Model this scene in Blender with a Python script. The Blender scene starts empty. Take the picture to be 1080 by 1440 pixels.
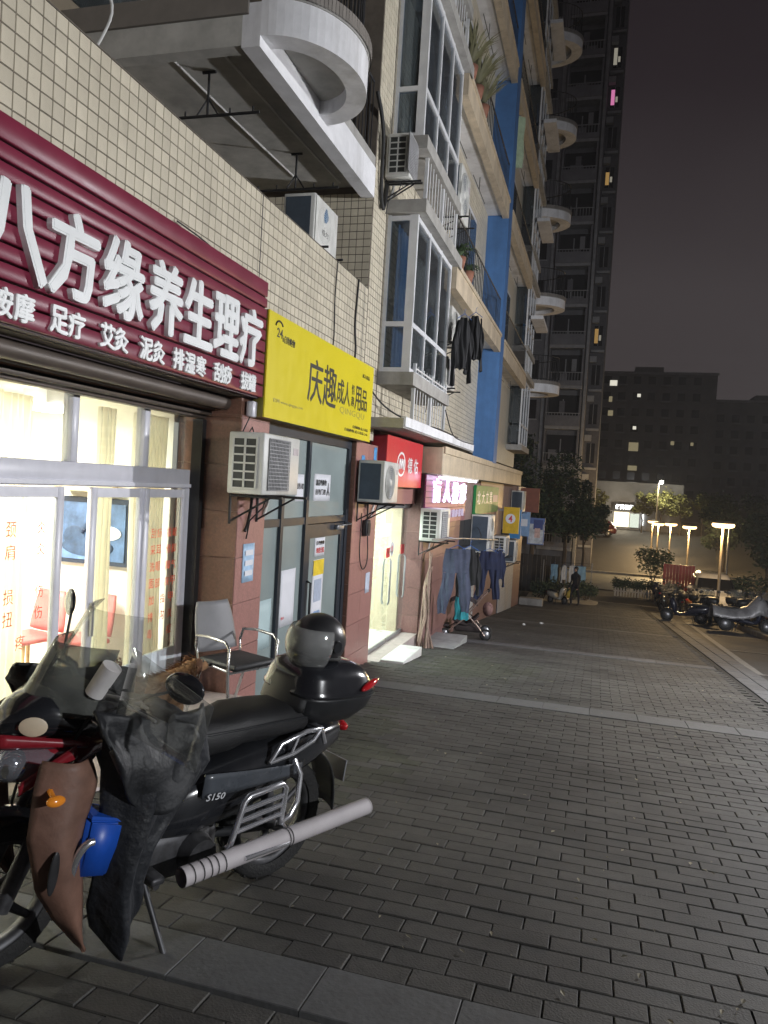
import bpy, bmesh, math, random
from mathutils import Matrix, Vector, Euler
random.seed(11)
R = math.radians
sc = bpy.context.scene
col = sc.collection
# ------------------------------------------------------------------ camera
SL = 0.093                     # the street falls 9.3 % away from the camera
cam_d = bpy.data.cameras.new('camera')
cam = bpy.data.objects.new('camera', cam_d); col.objects.link(cam)
cam_d.sensor_fit = 'VERTICAL'; cam_d.sensor_height = 24.0; cam_d.lens = 24.0 * 1081 / 1440
cam_d.clip_end = 3000; cam_d.clip_start = 0.05
vy = Vector((305, 20, 1081)).normalized()          # street direction seen in the camera (right, up, forward)
vz = vy.cross(Vector((1, -.06, 0))).normalized()
if vz.y < 0: vz = -vz
vx = vy.cross(vz)
if vx.x < 0: vx = -vx
right = Vector((vx.x, vy.x, vz.x)); up = Vector((vx.y, vy.y, vz.y)); fwd = Vector((vx.z, vy.z, vz.z))
cam.matrix_world = Matrix(((right.x, up.x, -fwd.x, 0), (right.y, up.y, -fwd.y, 0), (right.z, up.z, -fwd.z, 1.6), (0, 0, 0, 1)))
sc.camera = cam
# ------------------------------------------------------------------ night sky and an added ambient fill
w = bpy.data.worlds.new('World'); sc.world = w; w.use_nodes = True
nt = w.node_tree; nt.nodes.clear()
sky = nt.nodes.new('ShaderNodeTexSky'); sky.sky_type = 'NISHITA'; sky.sun_disc = False
sky.sun_elevation = R(-4); sky.sun_rotation = R(200)
tc = nt.nodes.new('ShaderNodeTexCoord'); sx = nt.nodes.new('ShaderNodeSeparateXYZ')
nt.links.new(tc.outputs['Generated'], sx.inputs[0])
ramp = nt.nodes.new('ShaderNodeValToRGB')             # city glow in the low cloud
cr = ramp.color_ramp
cr.elements[0].position = 0.0; cr.elements[0].color = (.054, .045, .046, 1)
cr.elements[1].position = 0.75; cr.elements[1].color = (.0065, .0045, .0055, 1)
e = cr.elements.new(.22); e.color = (.052, .044, .046, 1)
e = cr.elements.new(.45); e.color = (.020, .0145, .0170, 1)
nz = nt.nodes.new('ShaderNodeTexNoise'); nz.inputs['Scale'].default_value = 2.2; nz.inputs['Detail'].default_value = 3
nt.links.new(tc.outputs['Generated'], nz.inputs['Vector'])
ad = nt.nodes.new('ShaderNodeMath'); ad.operation = 'MULTIPLY_ADD'; ad.inputs[1].default_value = .22; ad.inputs[2].default_value = -.11
nt.links.new(nz.outputs['Fac'], ad.inputs[0])
ad2 = nt.nodes.new('ShaderNodeMath'); ad2.operation = 'ADD'
nt.links.new(sx.outputs['Z'], ad2.inputs[0]); nt.links.new(ad.outputs[0], ad2.inputs[1]); nt.links.new(ad2.outputs[0], ramp.inputs['Fac'])
b1 = nt.nodes.new('ShaderNodeBackground'); b1.inputs['Strength'].default_value = .05; nt.links.new(sky.outputs[0], b1.inputs['Color'])
b2 = nt.nodes.new('ShaderNodeBackground'); b2.inputs['Strength'].default_value = 1.0; nt.links.new(ramp.outputs[0], b2.inputs['Color'])
ads = nt.nodes.new('ShaderNodeAddShader'); wo = nt.nodes.new('ShaderNodeOutputWorld')
nt.links.new(b1.outputs[0], ads.inputs[0]); nt.links.new(b2.outputs[0], ads.inputs[1]); nt.links.new(ads.outputs[0], wo.inputs['Surface'])
sd = bpy.data.lights.new('fill_sun', 'SUN'); sd.energy = .02; sd.angle = R(20); sd.color = (.8, .88, 1)  # weak sun lamp added as soft ambient fill
so = bpy.data.objects.new('fill_sun', sd); so.rotation_euler = (R(50), 0, R(70)); col.objects.link(so)
vs = sc.view_settings
vs.view_transform = 'Standard'; vs.look = 'None'; vs.exposure = 0; vs.gamma = 1; vs.use_curve_mapping = False
sc.cycles.use_denoising = True
sc.cycles.max_bounces = 6; sc.cycles.transparent_max_bounces = 16; sc.cycles.sample_clamp_indirect = 4.0
sc.cycles.caustics_reflective = False; sc.cycles.caustics_refractive = False

# ------------------------------------------------------------------ materials
MT = {}
def node(t, n, **kw):
    x = t.nodes.new(n)
    for k, v in kw.items(): x.inputs[k].default_value = v
    return x
def M(name, c, rough=.6, metal=0, var=.18, scale=6, bump=0, bscale=40, piece=0, dirt=0, spec=.5, coat=0, emit=0, ecol=None, alpha=1, patch=0, streak=.3, bd=.01, dcol=(.05, .045, .04)):
    """surface: base colour broken up by two octaves of noise, optional random tone for each piece, grime and fine relief"""
    if name in MT: return MT[name]
    m = bpy.data.materials.new(name); m.use_nodes = True; t = m.node_tree; L = t.links.new
    p = t.nodes['Principled BSDF']; MT[name] = m
    tcn = t.nodes.new('ShaderNodeTexCoord')
    n1 = node(t, 'ShaderNodeTexNoise', Scale=scale, Detail=5.0, Roughness=.62); L(tcn.outputs['Object'], n1.inputs['Vector'])
    mr = node(t, 'ShaderNodeMapRange'); mr.inputs['From Min'].default_value = .3; mr.inputs['From Max'].default_value = .7
    mr.inputs['To Min'].default_value = 1 - var; mr.inputs['To Max'].default_value = 1 + var
    L(n1.outputs['Fac'], mr.inputs['Value']); fac = mr.outputs[0]
    if piece:
        g = t.nodes.new('ShaderNodeNewGeometry'); oi = t.nodes.new('ShaderNodeObjectInfo')
        a = t.nodes.new('ShaderNodeMath'); a.operation = 'ADD'; L(g.outputs['Random Per Island'], a.inputs[0]); L(oi.outputs['Random'], a.inputs[1])
        f = t.nodes.new('ShaderNodeMath'); f.operation = 'FRACT'; L(a.outputs[0], f.inputs[0])
        r2 = node(t, 'ShaderNodeMapRange'); r2.inputs['To Min'].default_value = 1 - piece; r2.inputs['To Max'].default_value = 1 + piece; L(f.outputs[0], r2.inputs['Value'])
        mu = t.nodes.new('ShaderNodeMath'); mu.operation = 'MULTIPLY'; L(fac, mu.inputs[0]); L(r2.outputs[0], mu.inputs[1]); fac = mu.outputs[0]
    if patch:
        gp = t.nodes.new('ShaderNodeNewGeometry'); n5 = node(t, 'ShaderNodeTexNoise', Scale=.9, Detail=7.0, Roughness=.68); L(gp.outputs['Position'], n5.inputs['Vector'])
        r5 = node(t, 'ShaderNodeMapRange'); r5.inputs['From Min'].default_value = .32; r5.inputs['From Max'].default_value = .68; r5.inputs['To Min'].default_value = 1-patch; r5.inputs['To Max'].default_value = 1+patch; L(n5.outputs['Fac'], r5.inputs['Value'])
        m5 = t.nodes.new('ShaderNodeMath'); m5.operation = 'MULTIPLY'; L(fac, m5.inputs[0]); L(r5.outputs[0], m5.inputs[1]); fac = m5.outputs[0]
    mix = t.nodes.new('ShaderNodeVectorMath'); mix.operation = 'SCALE'; mix.inputs[0].default_value = c[:3]; L(fac, mix.inputs['Scale']); out = mix.outputs[0]
    if dirt:
        n3 = node(t, 'ShaderNodeTexNoise', Scale=scale * .35, Detail=8.0, Roughness=.7)
        geo = t.nodes.new('ShaderNodeNewGeometry'); vm = t.nodes.new('ShaderNodeVectorMath'); vm.operation = 'MULTIPLY'; vm.inputs[1].default_value = (1, 1, streak); L(geo.outputs['Position'], vm.inputs[0]); L(vm.outputs[0], n3.inputs['Vector'])
        r3 = node(t, 'ShaderNodeMapRange'); r3.inputs['From Min'].default_value = .5; r3.inputs['From Max'].default_value = .72; r3.inputs['To Max'].default_value = dirt; L(n3.outputs['Fac'], r3.inputs['Value'])
        mm = t.nodes.new('ShaderNodeMix'); mm.data_type = 'RGBA'; L(r3.outputs[0], mm.inputs['Factor']); L(out, mm.inputs['A']); mm.inputs['B'].default_value = (*dcol, 1); out = mm.outputs['Result']
    L(out, p.inputs['Base Color'])
    rr = node(t, 'ShaderNodeMapRange'); rr.inputs['To Min'].default_value = max(.02, rough - .12); rr.inputs['To Max'].default_value = min(1, rough + .12); L(n1.outputs['Fac'], rr.inputs['Value']); L(rr.outputs[0], p.inputs['Roughness'])
    p.inputs['Metallic'].default_value = metal; p.inputs['Specular IOR Level'].default_value = spec
    p.inputs['Coat Weight'].default_value = coat; p.inputs['Coat Roughness'].default_value = .08
    if bump:
        n2 = node(t, 'ShaderNodeTexNoise', Scale=bscale, Detail=4.0); L(tcn.outputs['Object'], n2.inputs['Vector'])
        b = node(t, 'ShaderNodeBump', Strength=min(1, bump), Distance=bd); L(n2.outputs['Fac'], b.inputs['Height']); L(b.outputs[0], p.inputs['Normal'])
    if emit:
        p.inputs['Emission Color'].default_value = (*(ecol or c)[:3], 1); p.inputs['Emission Strength'].default_value = emit
    if alpha < 1: p.inputs['Alpha'].default_value = alpha
    return m
def GL(name, tint=(.9, .95, .95), refl=.9, rough=.02, dirt=.08, milk=(.5, .55, .55)):
    """clear pane: passes light straight through, mirrors by angle, carries a thin film of dust"""
    if name in MT: return MT[name]
    m = bpy.data.materials.new(name); m.use_nodes = True; t = m.node_tree; t.nodes.clear(); L = t.links.new; MT[name] = m
    o = t.nodes.new('ShaderNodeOutputMaterial'); tr = node(t, 'ShaderNodeBsdfTransparent', Color=(*tint, 1))
    gl = node(t, 'ShaderNodeBsdfGlossy', Color=(refl, refl, refl, 1), Roughness=rough); df = node(t, 'ShaderNodeBsdfDiffuse', Color=(*milk, 1))
    lw_ = node(t, 'ShaderNodeLayerWeight', Blend=.5); pw_ = t.nodes.new('ShaderNodeMath'); pw_.operation = 'POWER'; pw_.inputs[1].default_value = 4.5; L(lw_.outputs['Facing'], pw_.inputs[0])
    fr = t.nodes.new('ShaderNodeMath'); fr.operation = 'MULTIPLY_ADD'; fr.inputs[1].default_value = .85; fr.inputs[2].default_value = .035; L(pw_.outputs[0], fr.inputs[0]); m1 = t.nodes.new('ShaderNodeMixShader'); m2 = t.nodes.new('ShaderNodeMixShader')
    tcn = t.nodes.new('ShaderNodeTexCoord'); n1 = node(t, 'ShaderNodeTexNoise', Scale=5.0, Detail=5.0); L(tcn.outputs['Object'], n1.inputs['Vector'])
    r = node(t, 'ShaderNodeMapRange'); r.inputs['From Min'].default_value = .3; r.inputs['From Max'].default_value = .8; r.inputs['To Min'].default_value = dirt * .4; r.inputs['To Max'].default_value = dirt * 1.6; L(n1.outputs['Fac'], r.inputs['Value'])
    L(r.outputs[0], m1.inputs[0]); L(tr.outputs[0], m1.inputs[1]); L(df.outputs[0], m1.inputs[2])
    L(fr.outputs[0], m2.inputs[0]); L(m1.outputs[0], m2.inputs[1]); L(gl.outputs[0], m2.inputs[2]); L(m2.outputs[0], o.inputs[0])
    return m
def EM(name, c, s):
    if name in MT: return MT[name]
    m = bpy.data.materials.new(name); m.use_nodes = True; t = m.node_tree; t.nodes.clear(); MT[name] = m
    o = t.nodes.new('ShaderNodeOutputMaterial'); e_ = node(t, 'ShaderNodeEmission', Color=(*c, 1), Strength=s); t.links.new(e_.outputs[0], o.inputs[0]); return m

# ------------------------------------------------------------------ mesh helpers
I4 = Matrix.Identity(4)
class MB:
    def __init__(s): s.v = []; s.f = []; s.sm = []
    def add(s, vs, fs, smooth=False, m=None):
        k = len(s.v)
        s.v += [tuple(m @ Vector(q)) if m else tuple(q) for q in vs]
        s.f += [tuple(k + i for i in f) for f in fs]; s.sm += [smooth] * len(fs); return s
    def box(s, x0, x1, y0, y1, z0, z1, b=0, m=None):
        if x0 > x1: x0, x1 = x1, x0
        if y0 > y1: y0, y1 = y1, y0
        if z0 > z1: z0, z1 = z1, z0
        if b <= 0:
            return s.add([(x0,y0,z0),(x1,y0,z0),(x1,y1,z0),(x0,y1,z0),(x0,y0,z1),(x1,y0,z1),(x1,y1,z1),(x0,y1,z1)],
                  [(0,3,2,1),(4,5,6,7),(0,1,5,4),(1,2,6,5),(2,3,7,6),(3,0,4,7)], m=m)
        bm = bmesh.new(); bmesh.ops.create_cube(bm, size=1)
        for q in bm.verts: q.co = Vector(((x0+x1)/2 + q.co.x*(x1-x0), (y0+y1)/2 + q.co.y*(y1-y0), (z0+z1)/2 + q.co.z*(z1-z0)))
        bb = min(b, .49*min(x1-x0, y1-y0, z1-z0))
        bmesh.ops.bevel(bm, geom=bm.edges[:], offset=bb, segments=2 if b > .008 else 1, profile=.5, affect='EDGES')
        s.frombm(bm, m); return s
    def frombm(s, bm, m=None, smooth=True):
        bm.verts.index_update()
        s.add([q.co[:] for q in bm.verts], [[q.index for q in f.verts] for f in bm.faces], smooth, m); bm.free()
    def quad(s, a, b, c, d): return s.add([a, b, c, d], [(0, 1, 2, 3)])
    def tube(s, pts, r, n=8, cap=True, m=None, closed=False, flat=1.0):
        pts = [Vector(p) for p in pts]; N = len(pts); rr = r if isinstance(r, (list, tuple)) else [r]*N
        vs = []; fs = []; u = None
        for i, p in enumerate(pts):
            if closed: d = pts[(i+1) % N] - pts[i-1]
            else: d = pts[min(i+1, N-1)] - pts[max(i-1, 0)]
            d = d.normalized() if d.length > 1e-9 else Vector((0,0,1))
            if u is None: u = d.cross(Vector((0,0,1)) if abs(d.z) < .9 else Vector((1,0,0))).normalized()
            else:
                u = u - d*u.dot(d)
                u = u.normalized() if u.length > 1e-6 else d.orthogonal().normalized()
            v = d.cross(u)
            for k in range(n):
                a = 2*math.pi*k/n; vs.append(p + (u*math.cos(a) + v*math.sin(a)*flat)*rr[i])
        for i in range(N if closed else N-1):
            j = (i+1) % N
            for k in range(n): fs.append((i*n+k, i*n+(k+1) % n, j*n+(k+1) % n, j*n+k))
        s.add(vs, fs, True, m)
        if cap and not closed: s.add([vs[k] for k in range(n)], [tuple(range(n-1, -1, -1))], False, m); s.add([vs[(N-1)*n+k] for k in range(n)], [tuple(range(n))], False, m)
        return s
    def lathe(s, prof, n=24, m=None, smooth=True, a0=0, a1=2*math.pi):
        full = abs(a1-a0-2*math.pi) < 1e-6; c = n if full else n+1; vs = []; fs = []
        for (r, z) in prof:
            for k in range(c):
                a = a0 + (a1-a0)*k/n; vs.append((r*math.cos(a), r*math.sin(a), z))
        for i in range(len(prof)-1):
            for k in range(n): fs.append((i*c+k, i*c+(k+1) % c, (i+1)*c+(k+1) % c, (i+1)*c+k))
        return s.add(vs, fs, smooth, m)
    def prism(s, poly, z0, z1, m=None):
        n = len(poly); vs = [(x, y, z0) for x, y in poly] + [(x, y, z1) for x, y in poly]
        return s.add(vs, [tuple(range(n-1, -1, -1)), tuple(range(n, 2*n))] + [(i, (i+1) % n, n+(i+1) % n, n+i) for i in range(n)], False, m)
    def grid(s, fn, nu, nv, thick=0, smooth=True, m=None, closeu=False):
        P = [[Vector(fn(i/nu, j/nv)) for j in range(nv+1)] for i in range(nu+1)]
        vs = [q for row in P for q in row]; c = nv+1
        fs = [(i*c+j, (i+1)*c+j, (i+1)*c+j+1, i*c+j+1) for i in range(nu) for j in range(nv)]
        if thick:
            vs2 = []
            for i in range(nu+1):
                for j in range(nv+1):
                    du = P[min(i+1, nu)][j] - P[max(i-1, 0)][j]; dv = P[i][min(j+1, nv)] - P[i][max(j-1, 0)]
                    nn = du.cross(dv); nn = nn.normalized() if nn.length > 1e-9 else Vector((0,0,1)); vs2.append(P[i][j] - nn*thick)
            k = len(vs); fs2 = [tuple(k+q for q in reversed(f)) for f in fs]; rim = []
            for i in range(nu): rim += [(i*c, k+i*c, k+(i+1)*c, (i+1)*c), ((i+1)*c+nv, k+(i+1)*c+nv, k+i*c+nv, i*c+nv)]
            for j in range(nv): rim += [(j+1, k+j+1, k+j, j), (nu*c+j, k+nu*c+j, k+nu*c+j+1, nu*c+j+1)]
            vs = vs + vs2; fs = fs + fs2 + rim
        return s.add(vs, fs, smooth, m)
    def sphere(s, c, r, nu=16, nv=10, m=None, z0=0, z1=math.pi):
        rx, ry, rz = r if isinstance(r, (list, tuple)) else (r, r, r); vs = []; fs = []
        for i in range(nv+1):
            t = z0 + (z1-z0)*i/nv
            for k in range(nu):
                a = 2*math.pi*k/nu; vs.append((c[0]+rx*math.sin(t)*math.cos(a), c[1]+ry*math.sin(t)*math.sin(a), c[2]+rz*math.cos(t)))
        for i in range(nv):
            for k in range(nu): fs.append((i*nu+k, (i+1)*nu+k, (i+1)*nu+(k+1) % nu, i*nu+(k+1) % nu))
        return s.add(vs, fs, True, m)
    def mesh(s, name):
        me = bpy.data.meshes.new(name); me.from_pydata(s.v, [], s.f); me.polygons.foreach_set('use_smooth', s.sm); me.update(); return me
WM = {}                                                # world matrix of each object as built
def thing(name, label, cat, loc=(0,0,0), group=None, rot=None):
    o = bpy.data.objects.new(name, None); col.objects.link(o); o.empty_display_size = .2
    m = Matrix.Translation(loc) @ (rot.to_4x4() if rot else I4); o.matrix_basis = m; WM[o] = m
    o['label'] = label; o['category'] = cat
    if group: o['group'] = group
    return o
def tag(o, label=None, cat=None, group=None, kind=None):
    for k, v in (('label', label), ('category', cat), ('group', group), ('kind', kind)):
        if v: o[k] = v
    return o
def obj(name, mb, mat, parent=None, m=None, label=None, kind=None):
    """one mesh object, built in world space (or in m's frame), its origin moved to its own middle"""
    if isinstance(mb, MB):
        if m is not None: mb.v = [tuple(m @ Vector(q)) for q in mb.v]
        xs = list(zip(*mb.v)); c = Vector([(min(a)+max(a))/2 for a in xs])
        mb.v = [(a-c.x, b-c.y, d-c.z) for a, b, d in mb.v]; me = mb.mesh(name); mw = Matrix.Translation(c)
    else: me = mb; mw = m if m is not None else I4
    if mat and not me.materials: me.materials.append(mat)
    o = bpy.data.objects.new(name, me); col.objects.link(o); WM[o] = mw
    if parent is not None:
        o.parent = parent; o.matrix_parent_inverse = WM[parent].inverted()
    o.matrix_basis = mw
    if label: o['label'] = label
    if kind: o['kind'] = kind
    return o
def copy_tree(o, parent=None):
    c = o.copy(); col.objects.link(c); WM[c] = WM[o]
    if parent is not None: c.parent = parent
    for ch in o.children: copy_tree(ch, c)
    return c
def place(o, loc, rz=0, rot=None, s=1):
    o.matrix_basis = Matrix.Translation(loc) @ (rot if rot else Matrix.Rotation(rz, 4, 'Z')) @ Matrix.Scale(s, 4); WM[o] = o.matrix_basis.copy()
def bx(name, mat, parent, *a, b=0, **k): return obj(name, MB().box(*a, b=b), mat, parent, **k)
def point(name, loc, energy, c=(1,1,1), r=.1, parent=None):
    l = bpy.data.lights.new(name, 'POINT'); l.energy = energy; l.color = c; l.shadow_soft_size = r
    o = bpy.data.objects.new(name, l); col.objects.link(o); o.location = loc
    if parent is not None: o.parent = parent; o.matrix_parent_inverse = WM[parent].inverted()
    return o
def gz(y):                                             # street level
    if y < 36: return -SL*y
    if y < 42: t = (y-36)/6; return -SL*36 - SL*6*(t - t*t/2)
    z = -SL*36 - SL*3
    if y < 60: return z
    if y < 96: t = (y-60)/36; return z + 1.75*(t*t*(3-2*t))
    return z + 1.75
SLR = Matrix.Rotation(-math.atan(SL), 4, 'X')
# text: every character is turned from the built-in font into a mesh once
GC = {}
def glyph(s, bold=0.0, ext=.02):
    k = (s, bold, ext)
    if k not in GC:
        cu = bpy.data.curves.new('t', 'FONT'); cu.body = s; cu.size = 1; cu.extrude = ext; cu.offset = bold; cu.resolution_u = 2
        cu.align_x = 'CENTER'; cu.align_y = 'CENTER'
        o = bpy.data.objects.new('t', cu); col.objects.link(o)
        dg = bpy.context.evaluated_depsgraph_get(); me = bpy.data.meshes.new_from_object(o.evaluated_get(dg))
        bpy.data.objects.remove(o); bpy.data.curves.remove(cu)
        if len(me.vertices):
            xs = [q.co.x for q in me.vertices]; ys = [q.co.y for q in me.vertices]; cx = (min(xs)+max(xs))/2; cy = (min(ys)+max(ys))/2
            for q in me.vertices: q.co.x -= cx; q.co.y -= cy
            me.update()
            GC[k] = (me, max(xs)-min(xs), max(ys)-min(ys))
        else: GC[k] = (me, 1, 1)
    return GC[k]
def lettering(name, s, mat, parent, x, y, z, h, wd=None, bold=.0, depth=.004, face='X', italic=0, label=None, fat=0):
    """a run of characters on a plane facing +X (or -Y), centred at (x, y, z), h tall, wd wide"""
    me0, gw, gh = glyph(s, bold, .5)
    me = me0.copy(); sy = h/gh; sxx = (wd/gw) if wd else sy
    ax = {'X': (Vector((0,1,0)), Vector((0,0,1)), Vector((1,0,0))), '-Y': (Vector((1,0,0)), Vector((0,0,1)), Vector((0,-1,0)))}[face] if isinstance(face, str) else face
    for q in me.vertices:
        p = q.co; q.co = ax[0]*(p.x*sxx + p.y*italic*sy) + ax[1]*(p.y*sy) + ax[2]*(p.z*depth)
    if fat:                                              # heavier strokes: shifted layers, each a hair behind the last
        bm = bmesh.new()
        for i, (dx_, dy_) in enumerate(((0, 0), (1, 0), (-1, 0), (0, .8), (0, -.8), (.7, .6), (-.7, -.6), (.7, -.6), (-.7, .6))):
            k0 = len(bm.verts); bm.from_mesh(me); bm.verts.ensure_lookup_table()
            for q in bm.verts[k0:]: q.co += ax[0]*dx_*fat + ax[1]*dy_*fat - ax[2]*.0006*i
        bm.to_mesh(me); bm.free()
    me.materials.clear(); me.materials.append(mat); me.name = name
    o = bpy.data.objects.new(name, me); col.objects.link(o); mw = Matrix.Translation((x, y, z)); WM[o] = mw
    o.parent = parent; o.matrix_parent_inverse = WM[parent].inverted(); o.matrix_basis = mw
    if label: o['label'] = label
    return o
LA = 2200; LB = 5500; HZ = .0007                                      # unseen cool lamps: LA along the row, LB across the road for the facade
# ------------------------------------------------------------------ palette
cream = M('cream_tile', (.60, .545, .43), .35, var=.06, scale=3, piece=.09, dirt=.3, dcol=(.26, .22, .16), patch=.08)
grout = M('tile_grout', (.12, .10, .08), .9, var=.25)
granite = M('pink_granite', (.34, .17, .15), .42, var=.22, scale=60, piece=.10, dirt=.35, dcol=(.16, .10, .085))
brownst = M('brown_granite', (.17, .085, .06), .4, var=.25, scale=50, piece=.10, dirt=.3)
granite_d = M('dim_far_pink_granite', (.22, .115, .105), .45, var=.22, scale=60, piece=.12, dirt=.45, dcol=(.10, .065, .06))  # darker granite copy: own maroon tone plus dimmer far light in the colour
joint = M('pale_joint', (.36, .25, .22), .9)
conc = M('concrete', (.33, .32, .30), .85, var=.2, scale=4, bump=.3, dirt=.5, dcol=(.10, .10, .095))
render_w = M('white_render', (.72, .72, .74), .8, var=.1, scale=4, dirt=.6, streak=.15, dcol=(.30, .29, .27), patch=.1)
fascia_m = M('cream_fascia', (.54, .45, .33), .6, var=.14, scale=5, dirt=.65, streak=.15, patch=.12, dcol=(.25, .2, .15))
slab_dk = M('slab_underside', (.44, .43, .40), .85, var=.22, scale=3, dirt=.45, dcol=(.11, .11, .11))
blue_p = M('blue_paint', (.06, .16, .37), .55, var=.1, scale=5, dirt=.55, streak=.12, dcol=(.035, .09, .2), patch=.12)
pvc = M('white_pvc', (.68, .68, .74), .35, var=.06, scale=8, dirt=.18, dcol=(.35, .34, .34))
alu = M('white_aluminium', (.66, .67, .69), .35, var=.07, dirt=.15, dcol=(.35, .35, .34))
win_dk = GL('window_glass', (.55, .6, .65), .9, .03, .05)
clear = GL('clear_glass', (.93, .96, .95), .9, .01, .05)
iron = M('black_iron', (.025, .025, .027), .5, metal=.3, var=.3)
steel = M('grey_steel', (.35, .36, .38), .4, metal=.8, var=.15)
chrome = M('chrome', (.85, .86, .9), .22, metal=.9, var=.05)
cable_m = M('black_cable', (.018, .018, .018), .6)
white_c = M('white_conduit', (.6, .6, .58), .5, var=.12, dirt=.3, dcol=(.3, .28, .25))
dark_in = M('painted_dark', (.035, .036, .038), .9)
curtain_b = M('blue_curtain', (.16, .30, .48), .85, var=.15, scale=12)
curtain_d = M('grey_curtain', (.17, .18, .18), .9, var=.2, scale=9)

# ------------------------------------------------------------------ ground, pavement, road
ys = [-60, -20, -6] + [i*1.0 for i in range(-4, 110, 2)] + [120, 160, 260, 420]
xsn = [-220, -60, -14, -3.0, 2.95, 30, 80, 220]
mb = MB(); n = len(xsn)
vs_ = [(x, y, gz(y) - .06) for y in ys for x in xsn]
mb.add(vs_, [(i*n+j, i*n+j+1, (i+1)*n+j+1, (i+1)*n+j) for i in range(len(ys)-1) for j in range(n-1)])
obj('ground', mb, M('asphalt', (.052, .05, .048), .75, var=.3, scale=1.2, bump=.5, bscale=60, dirt=.5, dcol=(.028, .026, .026)), kind='structure')

paver_m = M('concrete_paver', (.050, .048, .044), .72, var=.24, scale=24, bump=.35, bscale=90, piece=.17, spec=.4, dirt=.5, dcol=(.036, .035, .032), patch=.5, streak=1)
paver_g = M('greener_paver', (.053, .054, .042), .8, var=.3, scale=14, bump=.6, piece=.12, dirt=.5, dcol=(.04, .045, .028), spec=.3, patch=.3, streak=1)
pale_s = M('pale_granite_slab', (.086, .087, .088), .72, var=.16, scale=30, bump=.3, piece=.10, dirt=.45, dcol=(.055, .053, .05), patch=.25, streak=1)
mb = MB(); yy = [-2 + i*1.0 for i in range(0, 46)]
mb.add([(x, y, gz(y) - .045) for y in yy for x in (-3.7, 2.96)], [(2*i, 2*i+1, 2*i+3, 2*i+2) for i in range(len(yy)-1)])
pave = obj('pavement', mb, M('dark_joint_sand', (.034, .032, .028), .95, var=.3, scale=12), kind='structure')
def block(w_, d_, h_=.05, bev=.007):
    q = MB(); a, b = w_/2, d_/2; j = bev
    v = [(-a,-b,-h_),(a,-b,-h_),(a,b,-h_),(-a,b,-h_),(-a,-b,-j),(a,-b,-j),(a,b,-j),(-a,b,-j),(-a+j,-b+j,0),(a-j,-b+j,0),(a-j,b-j,0),(-a+j,b-j,0)]
    f = [(8,9,10,11)] + [(4+i, 4+(i+1) % 4, 8+(i+1) % 4, 8+i) for i in range(4)] + [(i, (i+1) % 4, 4+(i+1) % 4, 4+i) for i in range(4)]
    return q.add(v, f)
def seen(p):                                         # rough screen position, used only to choose which pavers are separate objects
    q = cam.matrix_world.inverted() @ Vector(p); return (q.z < -.1 and abs(q.x/q.z) < .51 and abs(q.y/q.z) < .68), -q.z
bands = [2.59, 9.02, 15.3, 22.3, 29.6]
PW, PD = .25, .128
pm = block(PW-.005, PD-.005, .05, .004).mesh('paver'); pm.materials.append(paver_m)
pg = block(PW-.005, PD-.005, .05, .004).mesh('paver'); pg.materials.append(paver_g)
cand = []; rest = MB(); restg = MB(); row = 0
y = 1.2
while y < 40:
    bd = [b for b in bands if abs(y - b) < (.155 if b < 5 else .225) + PD*.4]
    if bd: y = bd[0] + (.155 if bd[0] < 5 else .225) + PD/2 + .001; continue
    row += 1; x = -3.08 + (PW/2 if row % 2 else 0) + random.uniform(-.004, .004)
    while x < 2.28:
        ok, d = seen((x, y, gz(y)))
        greener = (math.exp(-((x+2.2)/1.0)**2 - ((y-5.6)/2.6)**2) + .9*math.exp(-((x+1.6)/1.2)**2 - ((y-11.5)/1.6)**2)) > random.uniform(.35, .8)  # greener pavers gather in two patches along the shops
        if ok or d < 0: cand.append((d, x, y, greener))
        elif abs(x) < 4: cand.append((99, x, y, greener))
        x += PW
    y += PD
cand.sort()
for i, (d, x, y, greener) in enumerate(cand):
    dz = random.uniform(-.003, .003)
    m = Matrix.Translation((x, y, gz(y) + dz)) @ SLR @ Euler((random.uniform(-.006, .006), random.uniform(-.006, .006), random.uniform(-.008, .008))).to_matrix().to_4x4()
    if i < 295: obj('paver', pg if greener else pm, None, pave, m=m)
    else:
        src = block(PW-.005, PD-.005, .03, .004) if d < 14 else MB().add([(-.12,-.06,-.03),(.12,-.06,-.03),(.12,.06,-.03),(-.12,.06,-.03),(-.12,-.06,0),(.12,-.06,0),(.12,.06,0),(-.12,.06,0)], [(4,5,6,7),(0,1,5,4),(1,2,6,5),(2,3,7,6),(3,0,4,7)])
        (restg if greener else rest).add(src.v, src.f, m=m)
obj('paver_field', rest, paver_m, pave, kind='stuff')
if restg.v: obj('greener_paver_field', restg, paver_g, pave, kind='stuff')
sm_ = block(.516, .44, .06, .003).mesh('slab'); sm_.materials.append(pale_s)
sm0 = block(.516, .304, .06, .003).mesh('slab'); sm0.materials.append(pale_s)
for b in bands:
    x = -2.85 + random.uniform(0, .2)
    while x < 2.3:
        obj('slab', sm0 if b < 5 else sm_, None, pave, m=Matrix.Translation((x, b, gz(b)+.003)) @ SLR @ Matrix.Rotation(random.uniform(-.004, .004), 4, 'Y')); x += .52
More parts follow.
